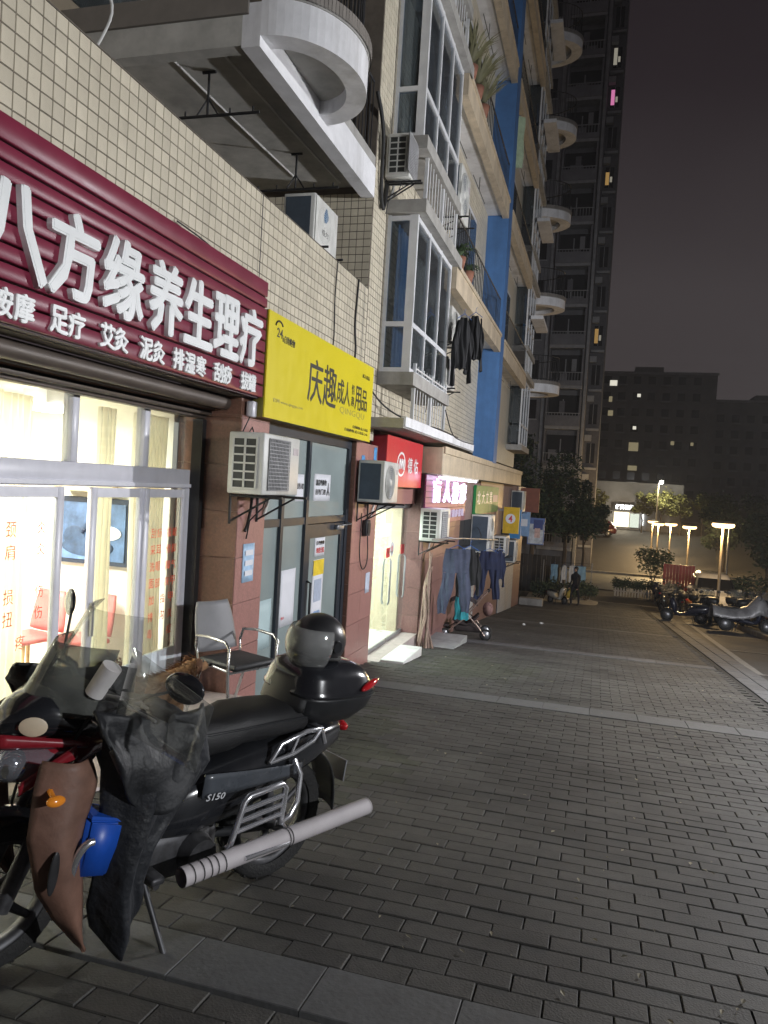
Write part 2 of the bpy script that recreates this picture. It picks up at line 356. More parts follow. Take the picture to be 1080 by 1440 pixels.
# gutter grating, parking strip, kerb and painted bays on the right
gut = MB(); yy = [1 + i*1.0 for i in range(0, 37)]
gut.add([(x, y, gz(y) + .002) for y in yy for x in (2.31, 2.36)], [(2*i, 2*i+1, 2*i+3, 2*i+2) for i in range(len(yy)-1)])
tag(obj('drain_channel', gut, M('drain_slot', (.016, .015, .015), .8)), kind='structure')
mb = MB()
sx_ = [(2.4, 2.66), (2.67, 2.94)]
ln = block(.262, .44, .04, .006); y = 1.4
while y < 36:
    for a, b in sx_: mb.add(ln.v, ln.f, m=Matrix.Translation(((a+b)/2, y, gz(y) + random.uniform(-.002, .002))) @ SLR)
    y += .45
tag(obj('gutter_slabs', mb, pale_s), kind='stuff')
paint = M('worn_white_paint', (.2, .195, .18), .7, var=.35, scale=9, dirt=.7, dcol=(.12, .115, .11))
def strip(name, x0, y0, x1, y1, wd, lift=.008, mat=paint):
    d = Vector((x1-x0, y1-y0, 0)); nn = Vector((-d.y, d.x, 0)).normalized()*wd/2; k = max(1, int(d.length)); q = MB(); vv = []
    for i in range(k+1):
        px, py = x0 + d.x*i/k, y0 + d.y*i/k
        vv += [(px-nn.x, py-nn.y, gz(py-nn.y) - .06 + lift), (px+nn.x, py+nn.y, gz(py+nn.y) - .06 + lift)]
    q.add(vv, [(2*i, 2*i+1, 2*i+3, 2*i+2) for i in range(k)]); return tag(obj(name, q, mat), kind='structure')
strip('parking_line', 3.05, 15.5, 3.55, 33, .16)
for yb in (15.6, 20.5, 25.6): strip('parking_line', 3.1 + (yb-15)*.03, yb, 6.2, yb+.1, .12, .012)
mb = MB(); y = 10
while y < 40:
    mb.box(5.15, 5.33, 0, .98, -.12, .09, b=.02, m=Matrix.Translation((0, y, gz(y))) @ SLR); y += 1
tag(obj('kerb', mb, M('kerb_stone', (.34, .29, .2), .7, var=.25, dirt=.5)), kind='structure')
mb = MB(); yy = [8 + 2*i for i in range(17)]
mb.add([(x, y, gz(y) + .05) for y in yy for x in (5.33, 12)], [(2*i, 2*i+1, 2*i+3, 2*i+2) for i in range(len(yy)-1)])
tag(obj('verge', mb, M('verge_soil', (.05, .05, .035), .95, var=.3)), kind='structure')
strip('crosswalk_band', -3.0, 40.2, 5.2, 40.2, .5, .02)
mb = MB().box(-30, 40, 55.6, 55.9, gz(56)-.1, gz(56)+.12); tag(obj('far_kerb', mb, conc), kind='structure')
mb = MB(); mb.add([(-30,46.0,gz(50)-.02),(40,46.0,gz(50)-.02),(40,55.5,gz(50)-.02),(-30,55.5,gz(50)-.02)], [(0,1,2,3)])
tag(obj('cross_road', mb, M('lamplit_road', (.26, .27, .26), .6, var=.2, scale=1)), kind='structure')  # lamp light on the road is put into its pale colour

# ------------------------------------------------------------------ the near apartment building
W = -3.12
bld = thing('apartment_building', 'cream tiled apartment block with shops below, white bay windows and a blue fin', 'building', (-6, 18, -2))
TP = .1                                                   # tiles 10 cm
tile_me = MB().add([(0,-.0462,-.0462),(0,.0462,-.0462),(0,.0462,.0462),(0,-.0462,.0462),(.006,-.0448,-.0448),(.006,.0448,-.0448),(.006,.0448,.0448),(.006,-.0448,.0448)],
    [(4,5,6,7),(0,1,5,4),(1,2,6,5),(2,3,7,6),(3,0,4,7)]).mesh('tile'); tile_me.materials.append(cream)
def core(name, x0, x1, y0, y1, z0, z1, mat=grout, par=bld): return bx(name, mat, par, x0, x1, y0, y1, z0, z1)
nt_ = [0]
def tiles_x(parent, y0, y1, z0, z1, x=W, single=False, skip=None):
    mb = MB(); k = 0; ny = int(round((y1-y0)/TP)); nzz = int(round((z1-z0)/TP))
    for i in range(ny):
        for j in range(nzz):
            y_, z_ = y0 + (i+.5)*TP, z0 + (j+.5)*TP
            if skip and skip(y_, z_): continue
            m = Matrix.Translation((x + random.uniform(-.0008, .0008), y_, z_))
            if single and nt_[0] < 296: obj('tile', tile_me, None, parent, m=m); nt_[0] += 1
            else: mb.add([(0,-.0462,-.0462),(0,.0462,-.0462),(0,.0462,.0462),(0,-.0462,.0462),(.006,-.0448,-.0448),(.006,.0448,-.0448),(.006,.0448,.0448),(.006,-.0448,.0448)], [(4,5,6,7),(0,1,5,4),(1,2,6,5),(2,3,7,6),(3,0,4,7)], m=m)
    if mb.v: obj('tile_field', mb, cream, parent, kind='stuff')
def tiles_y(parent, x0, x1, z0, z1, y):                    # a face towards the camera
    mb = MB(); nx = max(1, int(round((x1-x0)/TP))); nzz = max(1, int(round((z1-z0)/TP))); px = (x1-x0)/nx
    for i in range(nx):
        for j in range(nzz):
            mb.box(x0+i*px+.005, x0+(i+1)*px-.005, y-.006, y, z0+j*TP+.005, z0+(j+1)*TP-.005)
    obj('tile_field', mb, cream, parent, kind='stuff')
# parapet over the two near shops: z 2.15 .. 4.15
par_ = core('parapet_wall', W-.16, W, 1.0, 9.7, 2.31, 4.15)
tiles_x(par_, 3.2, 6.6, 3.35, 4.15, single=True)
tiles_x(par_, 6.6, 9.7, 3.05, 4.15); tiles_x(par_, 1.0, 3.2, 2.35, 4.15)
bx('coping', grout, par_, W-.165, W+.002, 1.0, 9.69, 4.153, 4.162)
for yv in (6.44, 9.55): bx('expansion_joint', iron, par_, W+.0065, W+.0085, yv-.006, yv+.006, 3.15, 4.15)
bx('terrace_floor', conc, bld, -5.6, W-.16, 0, 9.7, 3.2, 3.3)
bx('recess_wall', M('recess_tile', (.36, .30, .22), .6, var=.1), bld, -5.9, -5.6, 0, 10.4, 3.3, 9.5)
cw = core('cross_wall', -5.6, W, 9.7, 10.36, 2.2, 14); tiles_y(cw, -5.0, W, 3.3, 5.4, 9.7); tiles_x(cw, 9.72, 10.36, 2.2, 9.0)
for k in range(9):                                        # a dim pane behind the terrace
    pass
for y0, y1 in ((6.6, 8.0), (8.3, 9.4)):
    wn = bx('window', win_dk, bld, -5.598, -5.57, y0, y1, 6.4, 8.2); bx('frame', alu, wn, -5.57, -5.53, y0-.06, y0, 6.34, 8.26); bx('frame', alu, wn, -5.57, -5.53, y1, y1+.06, 6.34, 8.26)
# curved balcony
tileband = M('grey_band_tile', (.22, .20, .18), .5, var=.1, piece=.15)
def rail_bars(parent, pts, z0, z1, n_, mat=iron, r=.009, name='railing'):
    mb = MB(); L_ = [0]
    for a, b in zip(pts, pts[1:]): L_.append(L_[-1] + math.dist(a, b))
    def at(s):
        for i in range(len(pts)-1):
            if s <= L_[i+1] + 1e-9:
                t = (s-L_[i])/max(1e-9, L_[i+1]-L_[i]); return (pts[i][0] + (pts[i+1][0]-pts[i][0])*t, pts[i][1] + (pts[i+1][1]-pts[i][1])*t)
        return pts[-1]
    for i in range(n_+1):
        q = at(L_[-1]*i/n_); mb.tube([(q[0], q[1], z0), (q[0], q[1], z1)], r, 5)
    for zz, rr in ((z1, r*1.9), (z0+.08, r*1.2)): mb.tube([(q[0], q[1], zz) for q in pts], rr, 6)
    return obj(name, mb, mat, parent)
def curved_balcony(zb, yc, ya, yb, A=.84, B=.66):
    """beam along the facade ya..yb, half-round bulge centred at yc"""
    sgn = 1 if yb > ya else -1; a0, a1 = min(ya, yb), max(ya, yb)
    beam = bx('balcony', render_w, bld, W-.16, W+.015, a0, a1, zb, zb+.38)
    bx('slab', slab_dk, beam, -5.6, W-.16, a0+.14, a1, zb+.15, zb+.36)
    bx('end_beam', slab_dk, beam, -5.6, W-.161, a0, a0+.14, zb+.02, zb+.375)
    bx('edge_band', tileband, beam, -5.6, W-.1, a0-.03, a0-.001, zb+.28, zb+.5)
    A2, B2 = A-.22, B*.70
    N = 30
    def ell(a, b, t): return (W+.015 + b*math.sin(math.pi*t), yc - a*math.cos(math.pi*t))
    o_ = [ell(A, B, i/N) for i in range(N+1)]; i_ = [ell(A2, B2, i/N) for i in range(N+1)]
    mb = MB(); h0, h1 = zb+.09, zb+.42
    for i in range(N):
        (ax, ay), (bx_, by), (cx, cy), (dx, dy) = o_[i], o_[i+1], i_[i+1], i_[i]
        mb.add([(ax,ay,h0),(bx_,by,h0),(bx_,by,h1),(ax,ay,h1)], [(0,1,2,3)], True); mb.quad((ax,ay,h0),(dx,dy,h0),(cx,cy,h0),(bx_,by,h0))
        mb.add([(dx,dy,h0),(cx,cy,h0),(cx,cy,h0+.16),(dx,dy,h0+.16)], [(3,2,1,0)], True)
    obj('curved_rim', mb, render_w, beam)
    obj('curved_slab', MB().prism([(W+.015, yc-A2)] + i_ + [(W+.015, yc+A2)], h0+.15, h1-.02), slab_dk, beam)
    mb = MB(); o2 = [ell(A+.03, B+.03, i/60) for i in range(61)]
    for i in range(60):
        (ax, ay), (bx_, by) = o2[i], o2[i+1]; f = .06
        mb.add([(ax+(bx_-ax)*f, ay+(by-ay)*f, h1-.005), (ax+(bx_-ax)*(1-f), ay+(by-ay)*(1-f), h1-.005), (ax+(bx_-ax)*(1-f), ay+(by-ay)*(1-f), h1+.11), (ax+(bx_-ax)*f, ay+(by-ay)*f, h1+.11)], [(0,1,2,3)])
    obj('rim_tile_band', mb, tileband, beam, kind='stuff')
    obj('rim_cap', MB().prism([(W, yc-A)] + [ell(A+.012, B+.012, i/30) for i in range(31)] + [(W, yc+A)], h1-.018, h1+.10), conc, beam)
    rail_bars(beam, [ell(A-.07, B-.07, i/16) for i in range(17)], h1+.1, h1+1.05, 26)
    far = [(W-.06, yc+A*sgn), (W-.06, yb-.05*sgn)]; rail_bars(beam, far, zb+.38, h1+1.05, 14)
    bx('rail_kerb', conc, beam, W-.13, W+.004, min(yc+A*sgn, yb), max(yc+A*sgn, yb), zb+.381, zb+.52)
    return beam
cb = curved_balcony(5.33, 7.03, 6.19, 9.69)
for xx, y0, y1 in ((-4.15, 6.25, 9.3), (-3.62, 6.25, 9.5)):
    obj('conduit', MB().tube([(xx, y0, 5.468), (xx+.04, (y0+y1)/2, 5.464), (xx+.1, y1, 5.468)], .012, 6), white_c, cb)
def airer(yc, xc, zt, par):
    o = MB()
    o.tube([(xc, yc, zt), (xc, yc, zt-.42)], .012, 6); o.tube([(xc-.07, yc, zt-.005), (xc+.07, yc, zt-.005)], .014, 6)
    o.tube([(xc-.55, yc, zt-.42), (xc+.55, yc, zt-.42)], .014, 6)
    for s in (-1, 1): o.tube([(xc, yc, zt-.25), (xc+.12*s, yc, zt-.42)], .009, 5)
    for k in (-4, -2, 2, 4): o.tube([(xc+k*.12, yc, zt-.42), (xc+k*.12, yc, zt-.36)], .009, 5)
    return obj('clothes_airer', o, iron, par)
airer(6.75, -3.9, 5.47, cb); airer(8.6, -3.75, 5.47, cb)

# storeys above the further shops, mirrored about the blue fin
YM = 19.2; SH = 3.23
def mir(y, s): return y if s > 0 else 2*YM - y
def mbox(name, mat, par, x0, x1, y0, y1, z0, z1, s, b=0): return bx(name, mat, par, x0, x1, mir(y0, s), mir(y1, s), z0, z1, b=b)
main = core('wall', -6.2, W, 10.36, 28.04, 2.5, 27)
tiles_x(main, 10.36, 19.0, 2.5, 12.5)
core('wall', -6.2, -5.0, 28.04, 32.2, 2.5, 27, mat=M('far_tile', (.45, .4, .32), .6, dirt=.3))
obj('tile_sheet', MB().box(W+.001, W+.007, 19.4, 28.04, 2.5, 27), M('far_cream_tile', (.57, .52, .42), .45, var=.12, scale=20, dirt=.3, dcol=(.3, .26, .2)), bld)
def bay(z0, s, k, lit=None):
    y0, y1 = 10.42, 12.9; X1 = -2.68
    b = thing('x', '', '') if False else None
    base = mbox('bay_window', conc, bld, W, -2.6, y0-.06, y1+.06, z0-.2, z0-.02, s)
    mbox('top_slab', conc, base, W, -2.56, y0-.08, y1+.25, z0+2.16, z0+2.34, s)
    fr = MB(); 
    def bar(xa, xb, ya, yb, za, zb): fr.box(xa, xb, mir(ya, s), mir(yb, s), za, zb)
    for ya in (y0, y0+.8, y0+1.62, y1-.06): bar(X1-.05, X1, ya, ya+.06, z0-.02, z0+2.16)
    for za in (z0-.02, z0+.62, z0+2.08): bar(X1-.0462, X1-.003, y0+.06, y1-.06, za, za+.07)
    bar(X1-.12, X1-.05, y0+.002, y0+.07, z0-.02, z0+2.16); bar(W, W+.05, y0+.003, y0+.07, z0-.02, z0+2.16)
    for za in (z0-.019, z0+.621, z0+2.081): bar(W+.05, X1-.12, y0+.006, y0+.064, za, za+.068)
    obj('frame', fr, alu, base)
    for ya, yb in ((y0+.06, y0+.8), (y0+.86, y0+1.62), (y0+1.68, y1-.06)):
        for za, zb in ((z0+.05, z0+.62), (z0+.69, z0+2.08)):
            mbox('pane', win_dk, base, X1-.035, X1-.025, ya, yb, za, zb, s)
            if zb > z0+1: mbox('sash', alu, base, X1-.058, X1-.036, ya+.0, ya+.045, za, zb, s); mbox('sash', alu, base, X1-.056, X1-.038, ya+.045, yb, zb-.05, zb-.001, s)
    for za, zb in ((z0+.05, z0+.62), (z0+.69, z0+2.08)):
        mbox('pane', win_dk, base, W+.05, X1-.12, y0+.03, y0+.038, za, zb, s)
        mbox('pane', win_dk, base, W+.05, X1-.05, y1-.04, y1-.03, za, zb, s)
    mb = MB()                                               # curtain hanging inside
    cy0, cy1 = (y0+.12, y0+1.0) if k % 2 == 0 else (y0+.9, y1-.2)
    mb.grid(lambda u, v: (W+.13+.02*math.sin(u*34), mir(cy0+(cy1-cy0)*u, s), z0+.02+2.05*v), 40, 1)
    obj('curtain', mb, curtain_b if k % 2 == 0 else curtain_d, base)
    return base
def bars_cage(z0, s):
    y0, y1 = 10.7, 12.9; z1 = z0+.83; mb = MB(); X1 = -2.66
    for i in range(13):
        yy = mir(y0+.9 + (y1-y0-.9)*i/12, s) if False else mir(y0 + (y1-y0)*i/12, s); mb.tube([(X1, yy, z0), (X1, yy, z1)], .007, 4, cap=False)
    for zz in (z0+.05, z1-.05): mb.tube([(X1, mir(y0, s), zz), (X1, mir(y1, s), zz)], .014, 5)
    o = obj('ac_cage', mb, alu, bld)
    for yy in (y0-.03, y0+1.1, y1): mbox('post', alu, o, X1-.035, X1+.012, yy, yy+.05, z0-.005, z1+.02, s)
def long_balcony(z0, s, wy0=12.95):
    ye = 18.9 if s > 0 else 18.9
    f = mbox('balcony', fascia_m, bld, -2.75, -2.6, wy0, ye, z0, z0+.41, s)
    mbox('soffit', render_w, f, W+.008, -2.75, wy0, ye, z0+.08, z0+.25, s)
    mbox('lip', fascia_m, f, -2.7, -2.575, wy0+.02, ye-.02, z0+.36, z0+.43, s)
    y0_, y1_ = mir(wy0+.1, s), mir(ye-.1, s)
    rail_bars(f, [(-2.66, y0_), (-2.66, y1_)], z0+.43, z0+1.25, 30, r=.008)
    wn = mbox('window', alu, f, W+.008, W+.05, 14.6, 17.2, z0+.3, z0+2.6, s)
    for i in range(3): mbox('pane', win_dk, wn, W+.052, W+.058, 14.66+i*.85, 14.66+i*.85+.78, z0+.4, z0+2.5, s)
    for dy in (1.2, 3.6): airer2(f, mir(wy0+dy, s), z0)
def airer2(par, y, z0):
    obj('airer_rod', MB().tube([(-2.95, y, z0+.07), (-2.95, y, z0-.2)], .008, 5).tube([(-2.95, y-.8, z0-.2), (-2.95, y+.8, z0-.2)], .009, 5), iron, par)
for s in (1, -1):
    for k in range(7 if s < 0 else 4):
        z = 3.2 + SH*k
        if s > 0 or k > 0 or True:
            bay(z, s, k if s > 0 else k+1)
            bars_cage(z+2.34, s)
    for k in range(0, 7): long_balcony(5.0 + SH*k, s)
# first-floor canopy slab, beam over the further shops, cage under the lowest bay
can = bx('canopy', conc, bld, W, -2.58, 9.9, 15.6, 2.37, 2.5); bx('canopy_edge', render_w, can, -2.62, -2.555, 9.92, 15.58, 2.39, 2.52)
bars_cage(2.5, 1)
bm_ = bx('canopy_beam', fascia_m, bld, W, -2.64, 12.95, 26.4, 1.84, 2.30, b=.015); bx('moulding', fascia_m, bm_, -2.66, -2.61, 12.97, 26.38, 2.2, 2.32)
fin = bx('fin', blue_p, bld, W+.002, -2.6, 18.9, 19.5, 2.3, 27)
# far corner: curved balconies stacked to the roof
for k in range(7): curved_balcony(5.33 + SH*k, 30.2, 32.2, 28.7, 1.0, 1.3)
for k in range(1, 7): bx('ac_ledge', render_w, bld, -2.66, -2.25, 26.2, 28.5, 4.2+SH*k, 4.32+SH*k)
# upper corner of the neighbouring balcony over the parapet
nb = bx('balcony', render_w, bld, W-.5, W-.04, 2.2, 3.83, 4.42, 4.75)
mbb = MB()
for i in range(20): mbb.box(W-.038, W-.02, 2.25+i*.08, 2.25+i*.08+.07, 4.43, 4.74)
obj('rib_tile_band', mbb, pvc, nb, kind='stuff')
# ground-floor walls: granite cladding in courses
def cladding(parent, y0, y1, z0, z1, x, nw, hh=.42, mat=granite):
    """stone panels on a face towards the street"""
    z = z0; r = 0
    while z < z1 - .02:
        zt = min(z+hh, z1); wv = (y1-y0)/nw
        for i in range(nw): bx('stone_panel', mat, parent, x, x+.014, y0+i*wv+.002, y0+(i+1)*wv-.002, z+.003, zt-.003)
        z = zt; r += 1
def clad_y(parent, x0, x1, z0, z1, y, hh=.42, mat=brownst):
    z = z0
    while z < z1 - .02:
        zt = min(z+hh, z1); bx('stone_panel', mat, parent, x0+.002, x1-.002, y-.014, y, z+.003, zt-.003); z = zt
pa = bx('pier', joint, bld, -3.75, W-.015, 6.285, 6.86, -1.2, 2.15); cladding(pa, 6.285, 6.86, -.82, 2.15, W-.015, 1); clad_y(pa, -3.75, W-.002, -.82, 2.15, 6.285)
pb = bx('pier', joint, bld, -3.75, W-.015, 9.62, 10.72, -1.6, 2.15); cladding(pb, 9.62, 10.72, -1.15, 2.15, W-.015, 2); clad_y(pb, -3.3, W-.002, -1.0, 2.15, 9.62)
bx('lintel', brownst, bld, -3.9, -3.42, 1.0, 6.28, 2.15, 2.31); bx('lintel', brownst, bld, -3.9, W-.02, 6.28, 9.62, 2.151, 2.31)
lt = bx('lintel', granite, bld, -3.6, W-.02, 10.72, 13.3, 1.3, 2.37)
wall2 = bx('ground_wall', joint, bld, -3.6, -2.985, 13.3, 31.6, -3.3, 1.84)
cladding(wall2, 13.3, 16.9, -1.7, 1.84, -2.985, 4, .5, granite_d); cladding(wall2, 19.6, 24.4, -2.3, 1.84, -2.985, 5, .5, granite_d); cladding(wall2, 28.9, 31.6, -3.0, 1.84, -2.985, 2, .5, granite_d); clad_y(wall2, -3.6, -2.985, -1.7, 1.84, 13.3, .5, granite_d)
# two roller shutters and a doorway painted as a dark sheet further down
shut_m = M('white_shutter', (.5, .5, .5), .5, var=.1, dirt=.3)
for y0, y1, zt in ((17.5, 19.4, .15), (24.6, 28.7, -.35)):
    g = gz(y0)-.15
    sh = bx('roller_shutter', iron, bld, -2.985, -2.96, y0, y1, gz(y1)-.1, zt)
    z = gz(y1)-.1
    while z < zt: bx('slat', shut_m, sh, -2.96, -2.945, y0+.02, y1-.02, z+.004, z+.10); z += .108
    bx('door_head', dark_in, bld, -2.985, -2.97, y0, y1, zt+.001, zt+.75)
bx('doorway', dark_in, bld, -2.985, -2.972, 16.9, 17.45, gz(17), .9)  # flat sheet on the wall, shade of the opening put into its colour
# ------------------------------------------------------------------ massage shop: shutter box, glazed front, lit room
red_slat = M('maroon_slat', (.20, .022, .05), .42, var=.10, scale=4, dirt=.25, dcol=(.10, .02, .03))
maroon_dk = M('maroon_dark', (.028, .006, .01), .6)
char_w = M('white_letter', (.78, .80, .80), .4, var=.04)
rollm = M('bronze_shutter', (.095, .075, .062), .5, metal=.2, var=.2, scale=5, dirt=.4)
rs = thing('roller_shutter_box', 'brown rolled-up metal shutter above the lit massage shop window', 'shutter', (-3.4, 4, 2.1))
obj('roll', MB().tube([(-3.30, 1.0, 2.245), (-3.30, 6.28, 2.245)], .06, 14), rollm, rs)
for z0, z1, xx in ((2.125, 2.18, -3.42), (2.185, 2.24, -3.385), (2.095, 2.12, -3.47)): bx('slat', rollm, rs, xx-.1, xx, 1.0, 6.27, z0, z1, b=.008)
bx('guide_rail', iron, rs, -3.57, -3.47, 6.20, 6.268, -.6, 2.09)

XG = -3.6
sf = thing('shopfront', 'white framed glass shopfront with red lettering beside the parked motorcycle', 'shopfront', (XG, 4.5, -.4))
FL = -.34                                                     # shop floor
fr = bx('frame', pvc, sf, XG-.05, XG+.03, 1.0, 6.2, 1.46, 1.63, b=.006)
bx('frame', pvc, sf, XG-.045, XG+.025, 1.0, 6.2, 2.11, 2.149); bx('drip', pvc, fr, XG+.03, XG+.045, 1.0, 6.2, 1.47, 1.5)
for y in (3.45, 4.57, 5.45): bx('mullion', pvc, sf, XG-.05, XG+.032, y, y+.075, 1.63, 2.11, b=.004)
bx('mullion', pvc, sf, XG-.05, XG+.03, 6.13, 6.2, FL, 1.46)
bx('sill', pvc, sf, XG-.06, XG+.04, 1.0, 6.2, FL-.02, FL+.03)
for y0, y1 in ((2.0, 3.45), (3.525, 4.57), (4.645, 5.45), (5.525, 6.13)): bx('transom_pane', clear, sf, XG-.01, XG, y0, y1, 1.63, 2.11)
def leaf(y0, y1, xo, panel, st=.07, name='door_leaf'):
    d = bx(name, pvc, sf, XG+xo-.02, XG+xo+.02, y0, y0+st, FL+.03, 1.455, b=.004)
    bx('stile', pvc, d, XG+xo-.02, XG+xo+.02, y1-st, y1, FL+.03, 1.455, b=.004)
    bx('rail', pvc, d, XG+xo-.018, XG+xo+.018, y0+st, y1-st, 1.38, 1.45); bx('rail', pvc, d, XG+xo-.018, XG+xo+.018, y0+st, y1-st, FL+.03, FL+.11)
    if panel: bx('kick_panel', M('pale_panel', (.62, .68, .72), .4, dirt=.15), d, XG+xo-.012, XG+xo+.012, y0+st, y1-st, FL+.11, panel)
    bx('pane', clear, d, XG+xo-.004, XG+xo+.004, y0+st, y1-st, panel or FL+.11, 1.38)
    return d
l1 = leaf(3.45, 4.56, -.015, 0); l2 = leaf(4.84, 5.52, .0, .02); l3 = leaf(5.5, 6.13, .022, .06, .06); leaf(2.2, 3.44, -.015, 0)
bx('handle', steel, l2, XG+.03, XG+.05, 4.86, 4.885, .35, .6)
vin = M('backlit_red_vinyl', (.8, .12, .06), .5)  # backlight from the room put into the lighter, more orange red
def vtext(chars, y, z, h, step, leafo, xo):
    for i, ch in enumerate(chars):
        if ch != ' ': lettering('lettering', ch, vin, leafo, XG+xo+.006, y, z-i*step, h, h*.86, -.004, .001)
vtext('炎炎 伤伤', 4.36, 1.18, .09, .145, l1, -.015); vtext('颈肩 损扭', 3.98 + .1, 1.17, .10, .145, l1, -.015); vtext('痛周 扣挫', 3.7, 1.17, .10, .145, l1, -.015)
vtext('疼 痛', 4.2, .42, .10, .16, l1, -.015); vtext('腰腿', 3.9, .40, .10, .16, l1, -.015)
for i, rw in enumerate(('刮痧拔罐', '采耳修脚', '洗眼脚气', '面部灰甲', '加指甲', '排沟炎', '毒 症')):
    ys4 = (5.66, 5.75, 5.90, 5.99) if len(rw) == 4 else (5.67, 5.84, 5.97)
    for ch, y in zip(rw, ys4):
        if ch != ' ': lettering('lettering', ch, vin, l3, XG+.028, y, 1.08-i*.142, .08, .072, -.002, .001)
# the room
wall_i = M('cream_room_wall', (.88, .86, .78), .7, var=.04); ceil_i = M('room_ceiling', (.75, .72, .6), .8, var=.04)
room = thing('shop_room', 'cream walled room inside the lit massage shop', 'room', (-5, 4, FL))
bx('floor', M('room_tile', (.6, .58, .52), .3, var=.06), room, -7.4, XG-.06, .8, 6.28, FL-.06, FL)
bx('back_wall', wall_i, room, -7.5, -7.4, .8, 6.28, FL, 2.3); bx('side_wall', wall_i, room, -7.5, XG-.16, 6.2, 6.28, FL, 2.3); bx('side_wall', wall_i, room, -7.5, XG-.06, .7, .8, FL, 2.3)
bx('ceiling', ceil_i, room, -7.5, XG-.06, .7, 6.28, 2.24, 2.3)
bx('cove', ceil_i, room, -7.39, -7.2, .8, 6.19, 2.05, 2.23)
cl = thing('ceiling_lamp', 'glowing oblong ceiling lamp inside the massage shop', 'lamp', (-4.68, 5.65, 2.09))
obj('diffuser', MB().sphere((-4.68, 5.65, 2.09), (.16, .24, .035)), EM('warm_lamp', (1, .93, .75), 20), cl); bx('base', pvc, cl, -4.8, -4.56, 5.5, 5.8, 2.12, 2.24)
al = bpy.data.lights.new('room_light', 'AREA'); al.shape = 'RECTANGLE'; al.size = 1.1; al.size_y = 1.6; al.energy = 400; al.color = (1, .96, .86)
alo = bpy.data.objects.new('room_light', al); col.objects.link(alo); alo.location = (-5.2, 4.0, 2.14); alo.parent = cl; alo.matrix_parent_inverse = WM[cl].inverted()
curt = bpy.data.materials.new('cream_curtain'); curt.use_nodes = True; ct = curt.node_tree; ct.nodes.clear()
cd_ = node(ct, 'ShaderNodeBsdfDiffuse', Color=(.85, .82, .68, 1)); ctl = node(ct, 'ShaderNodeBsdfTranslucent', Color=(.9, .86, .72, 1)); cmx = node(ct, 'ShaderNodeMixShader', Fac=.6); co_ = ct.nodes.new('ShaderNodeOutputMaterial')
ct.links.new(cd_.outputs[0], cmx.inputs[1]); ct.links.new(ctl.outputs[0], cmx.inputs[2]); ct.links.new(cmx.outputs[0], co_.inputs[0])
def curtain(name, label, y0, y1, x, amp=.035, fold=9, z0=FL+.08, z1=2.08):
    o = obj(name, MB().grid(lambda u, v: (x + amp*math.sin(u*fold*2*math.pi) + .01*math.sin(v*5+u*9), y0+(y1-y0)*u, z0+(z1-z0)*v), fold*8, 6), curt)
    return tag(o, label, 'curtain', 'cream curtains inside the massage shop')
curtain('curtain', 'cream curtain behind the right-hand lettered shop pane', 5.62, 6.12, -3.78)
curtain('curtain', 'narrow cream curtain gathered at the middle glass door', 5.2, 5.42, -3.82, fold=4)
curtain('curtain', 'wide cream curtain behind the leftmost lettered glass door', 3.2, 4.22, -3.85, fold=14)
curtain('curtain', 'sheer pale curtain drawn behind the gap of the glass doors', 4.3, 4.62, -3.95, fold=5)
# picture board on the back wall: a dark blue frame round a pale photograph
pb_ = thing('picture_board', 'dark blue framed picture of a massage on the shop back wall', 'picture', (-6.6, 6.1, .6))
bx('board', M('navy_board', (.02, .03, .055), .4), pb_, -4.90, -4.12, 6.13, 6.19, .70, 1.32)
bx('print', M('blue_print', (.07, .13, .25), .5, var=.7, scale=3.2), pb_, -4.86, -4.16, 6.118, 6.129, .74, 1.27)
mb = MB(); mb.sphere((-4.55, 6.116, .86), (.28, .004, .09)); mb.sphere((-4.70, 6.116, .95), (.12, .004, .10)); mb.tube([(-4.62, 6.114, 1.0), (-4.5, 6.114, 1.12), (-4.45, 6.114, 1.22)], .03, 8)
obj('figure_print', mb, M('navy_print', (.03, .06, .12), .5, var=.5, scale=9), pb_)
mb = MB(); mb.sphere((-4.36, 6.112, 1.0), (.17, .003, .07)); obj('towel_print', mb, M('pale_print', (.75, .8, .85), .5), pb_)
hood = thing('wall_box', 'beige box with trailing cord above the picture board', 'box', (-6.2, 6.0, 1.3)); bx('body', M('beige_box', (.6, .52, .34), .6), hood, -4.85, -4.3, 5.9, 6.19, 1.38, 1.52, b=.01)
obj('cord', MB().tube([(-4.6, 5.95, 1.52), (-4.55, 5.92, 1.62), (-4.65, 5.93, 1.78), (-4.6, 5.96, 2.1)], .006, 5), cable_m, hood)
redseat = M('red_seat', (.5, .14, .13), .5); woodl = M('beech_leg', (.55, .36, .17), .5, var=.15, scale=14)
def stool(label, x, y, rz):
    t = thing('chair', label, 'chair', (0, 0, 0), 'red chairs inside the massage shop')
    obj('seat', MB().box(-.22, .22, -.21, .21, .40, .445, b=.02), redseat, t)
    obj('backrest', MB().grid(lambda u, v: (-.22-.06*v+.05*math.cos((u-.5)*2.6), (u-.5)*.42*(1-.25*v*v), .46+.36*v), 12, 6, thick=.02), redseat, t)
    for sx2 in (-1, 1):
        for sy in (-1, 1): obj('leg', MB().tube([(sx2*.14, sy*.14, .40), (sx2*.21, sy*.21, 0)], [.02, .013], 8), woodl, t)
    place(t, (x, y, FL), rz)
stool('red chair with wooden legs seen through the middle glass door', -4.35, 5.75, R(-120)); stool('red chair with wooden legs at the gap between the glass doors', -4.75, 5.6, R(-100))
# step in front
st_m = M('pale_step', (.42, .36, .34), .5, var=.15, scale=10, dirt=.4)
stp = thing('shop_step', 'pale stone step under the massage shop doors', 'step', (-3.3, 4, -.5)); 
for i in range(6): bx('slab', st_m, stp, XG+.03, W+.28, 1.2+i*.84, 1.2+i*.84+.834, -1.0, FL-.015, b=.01)

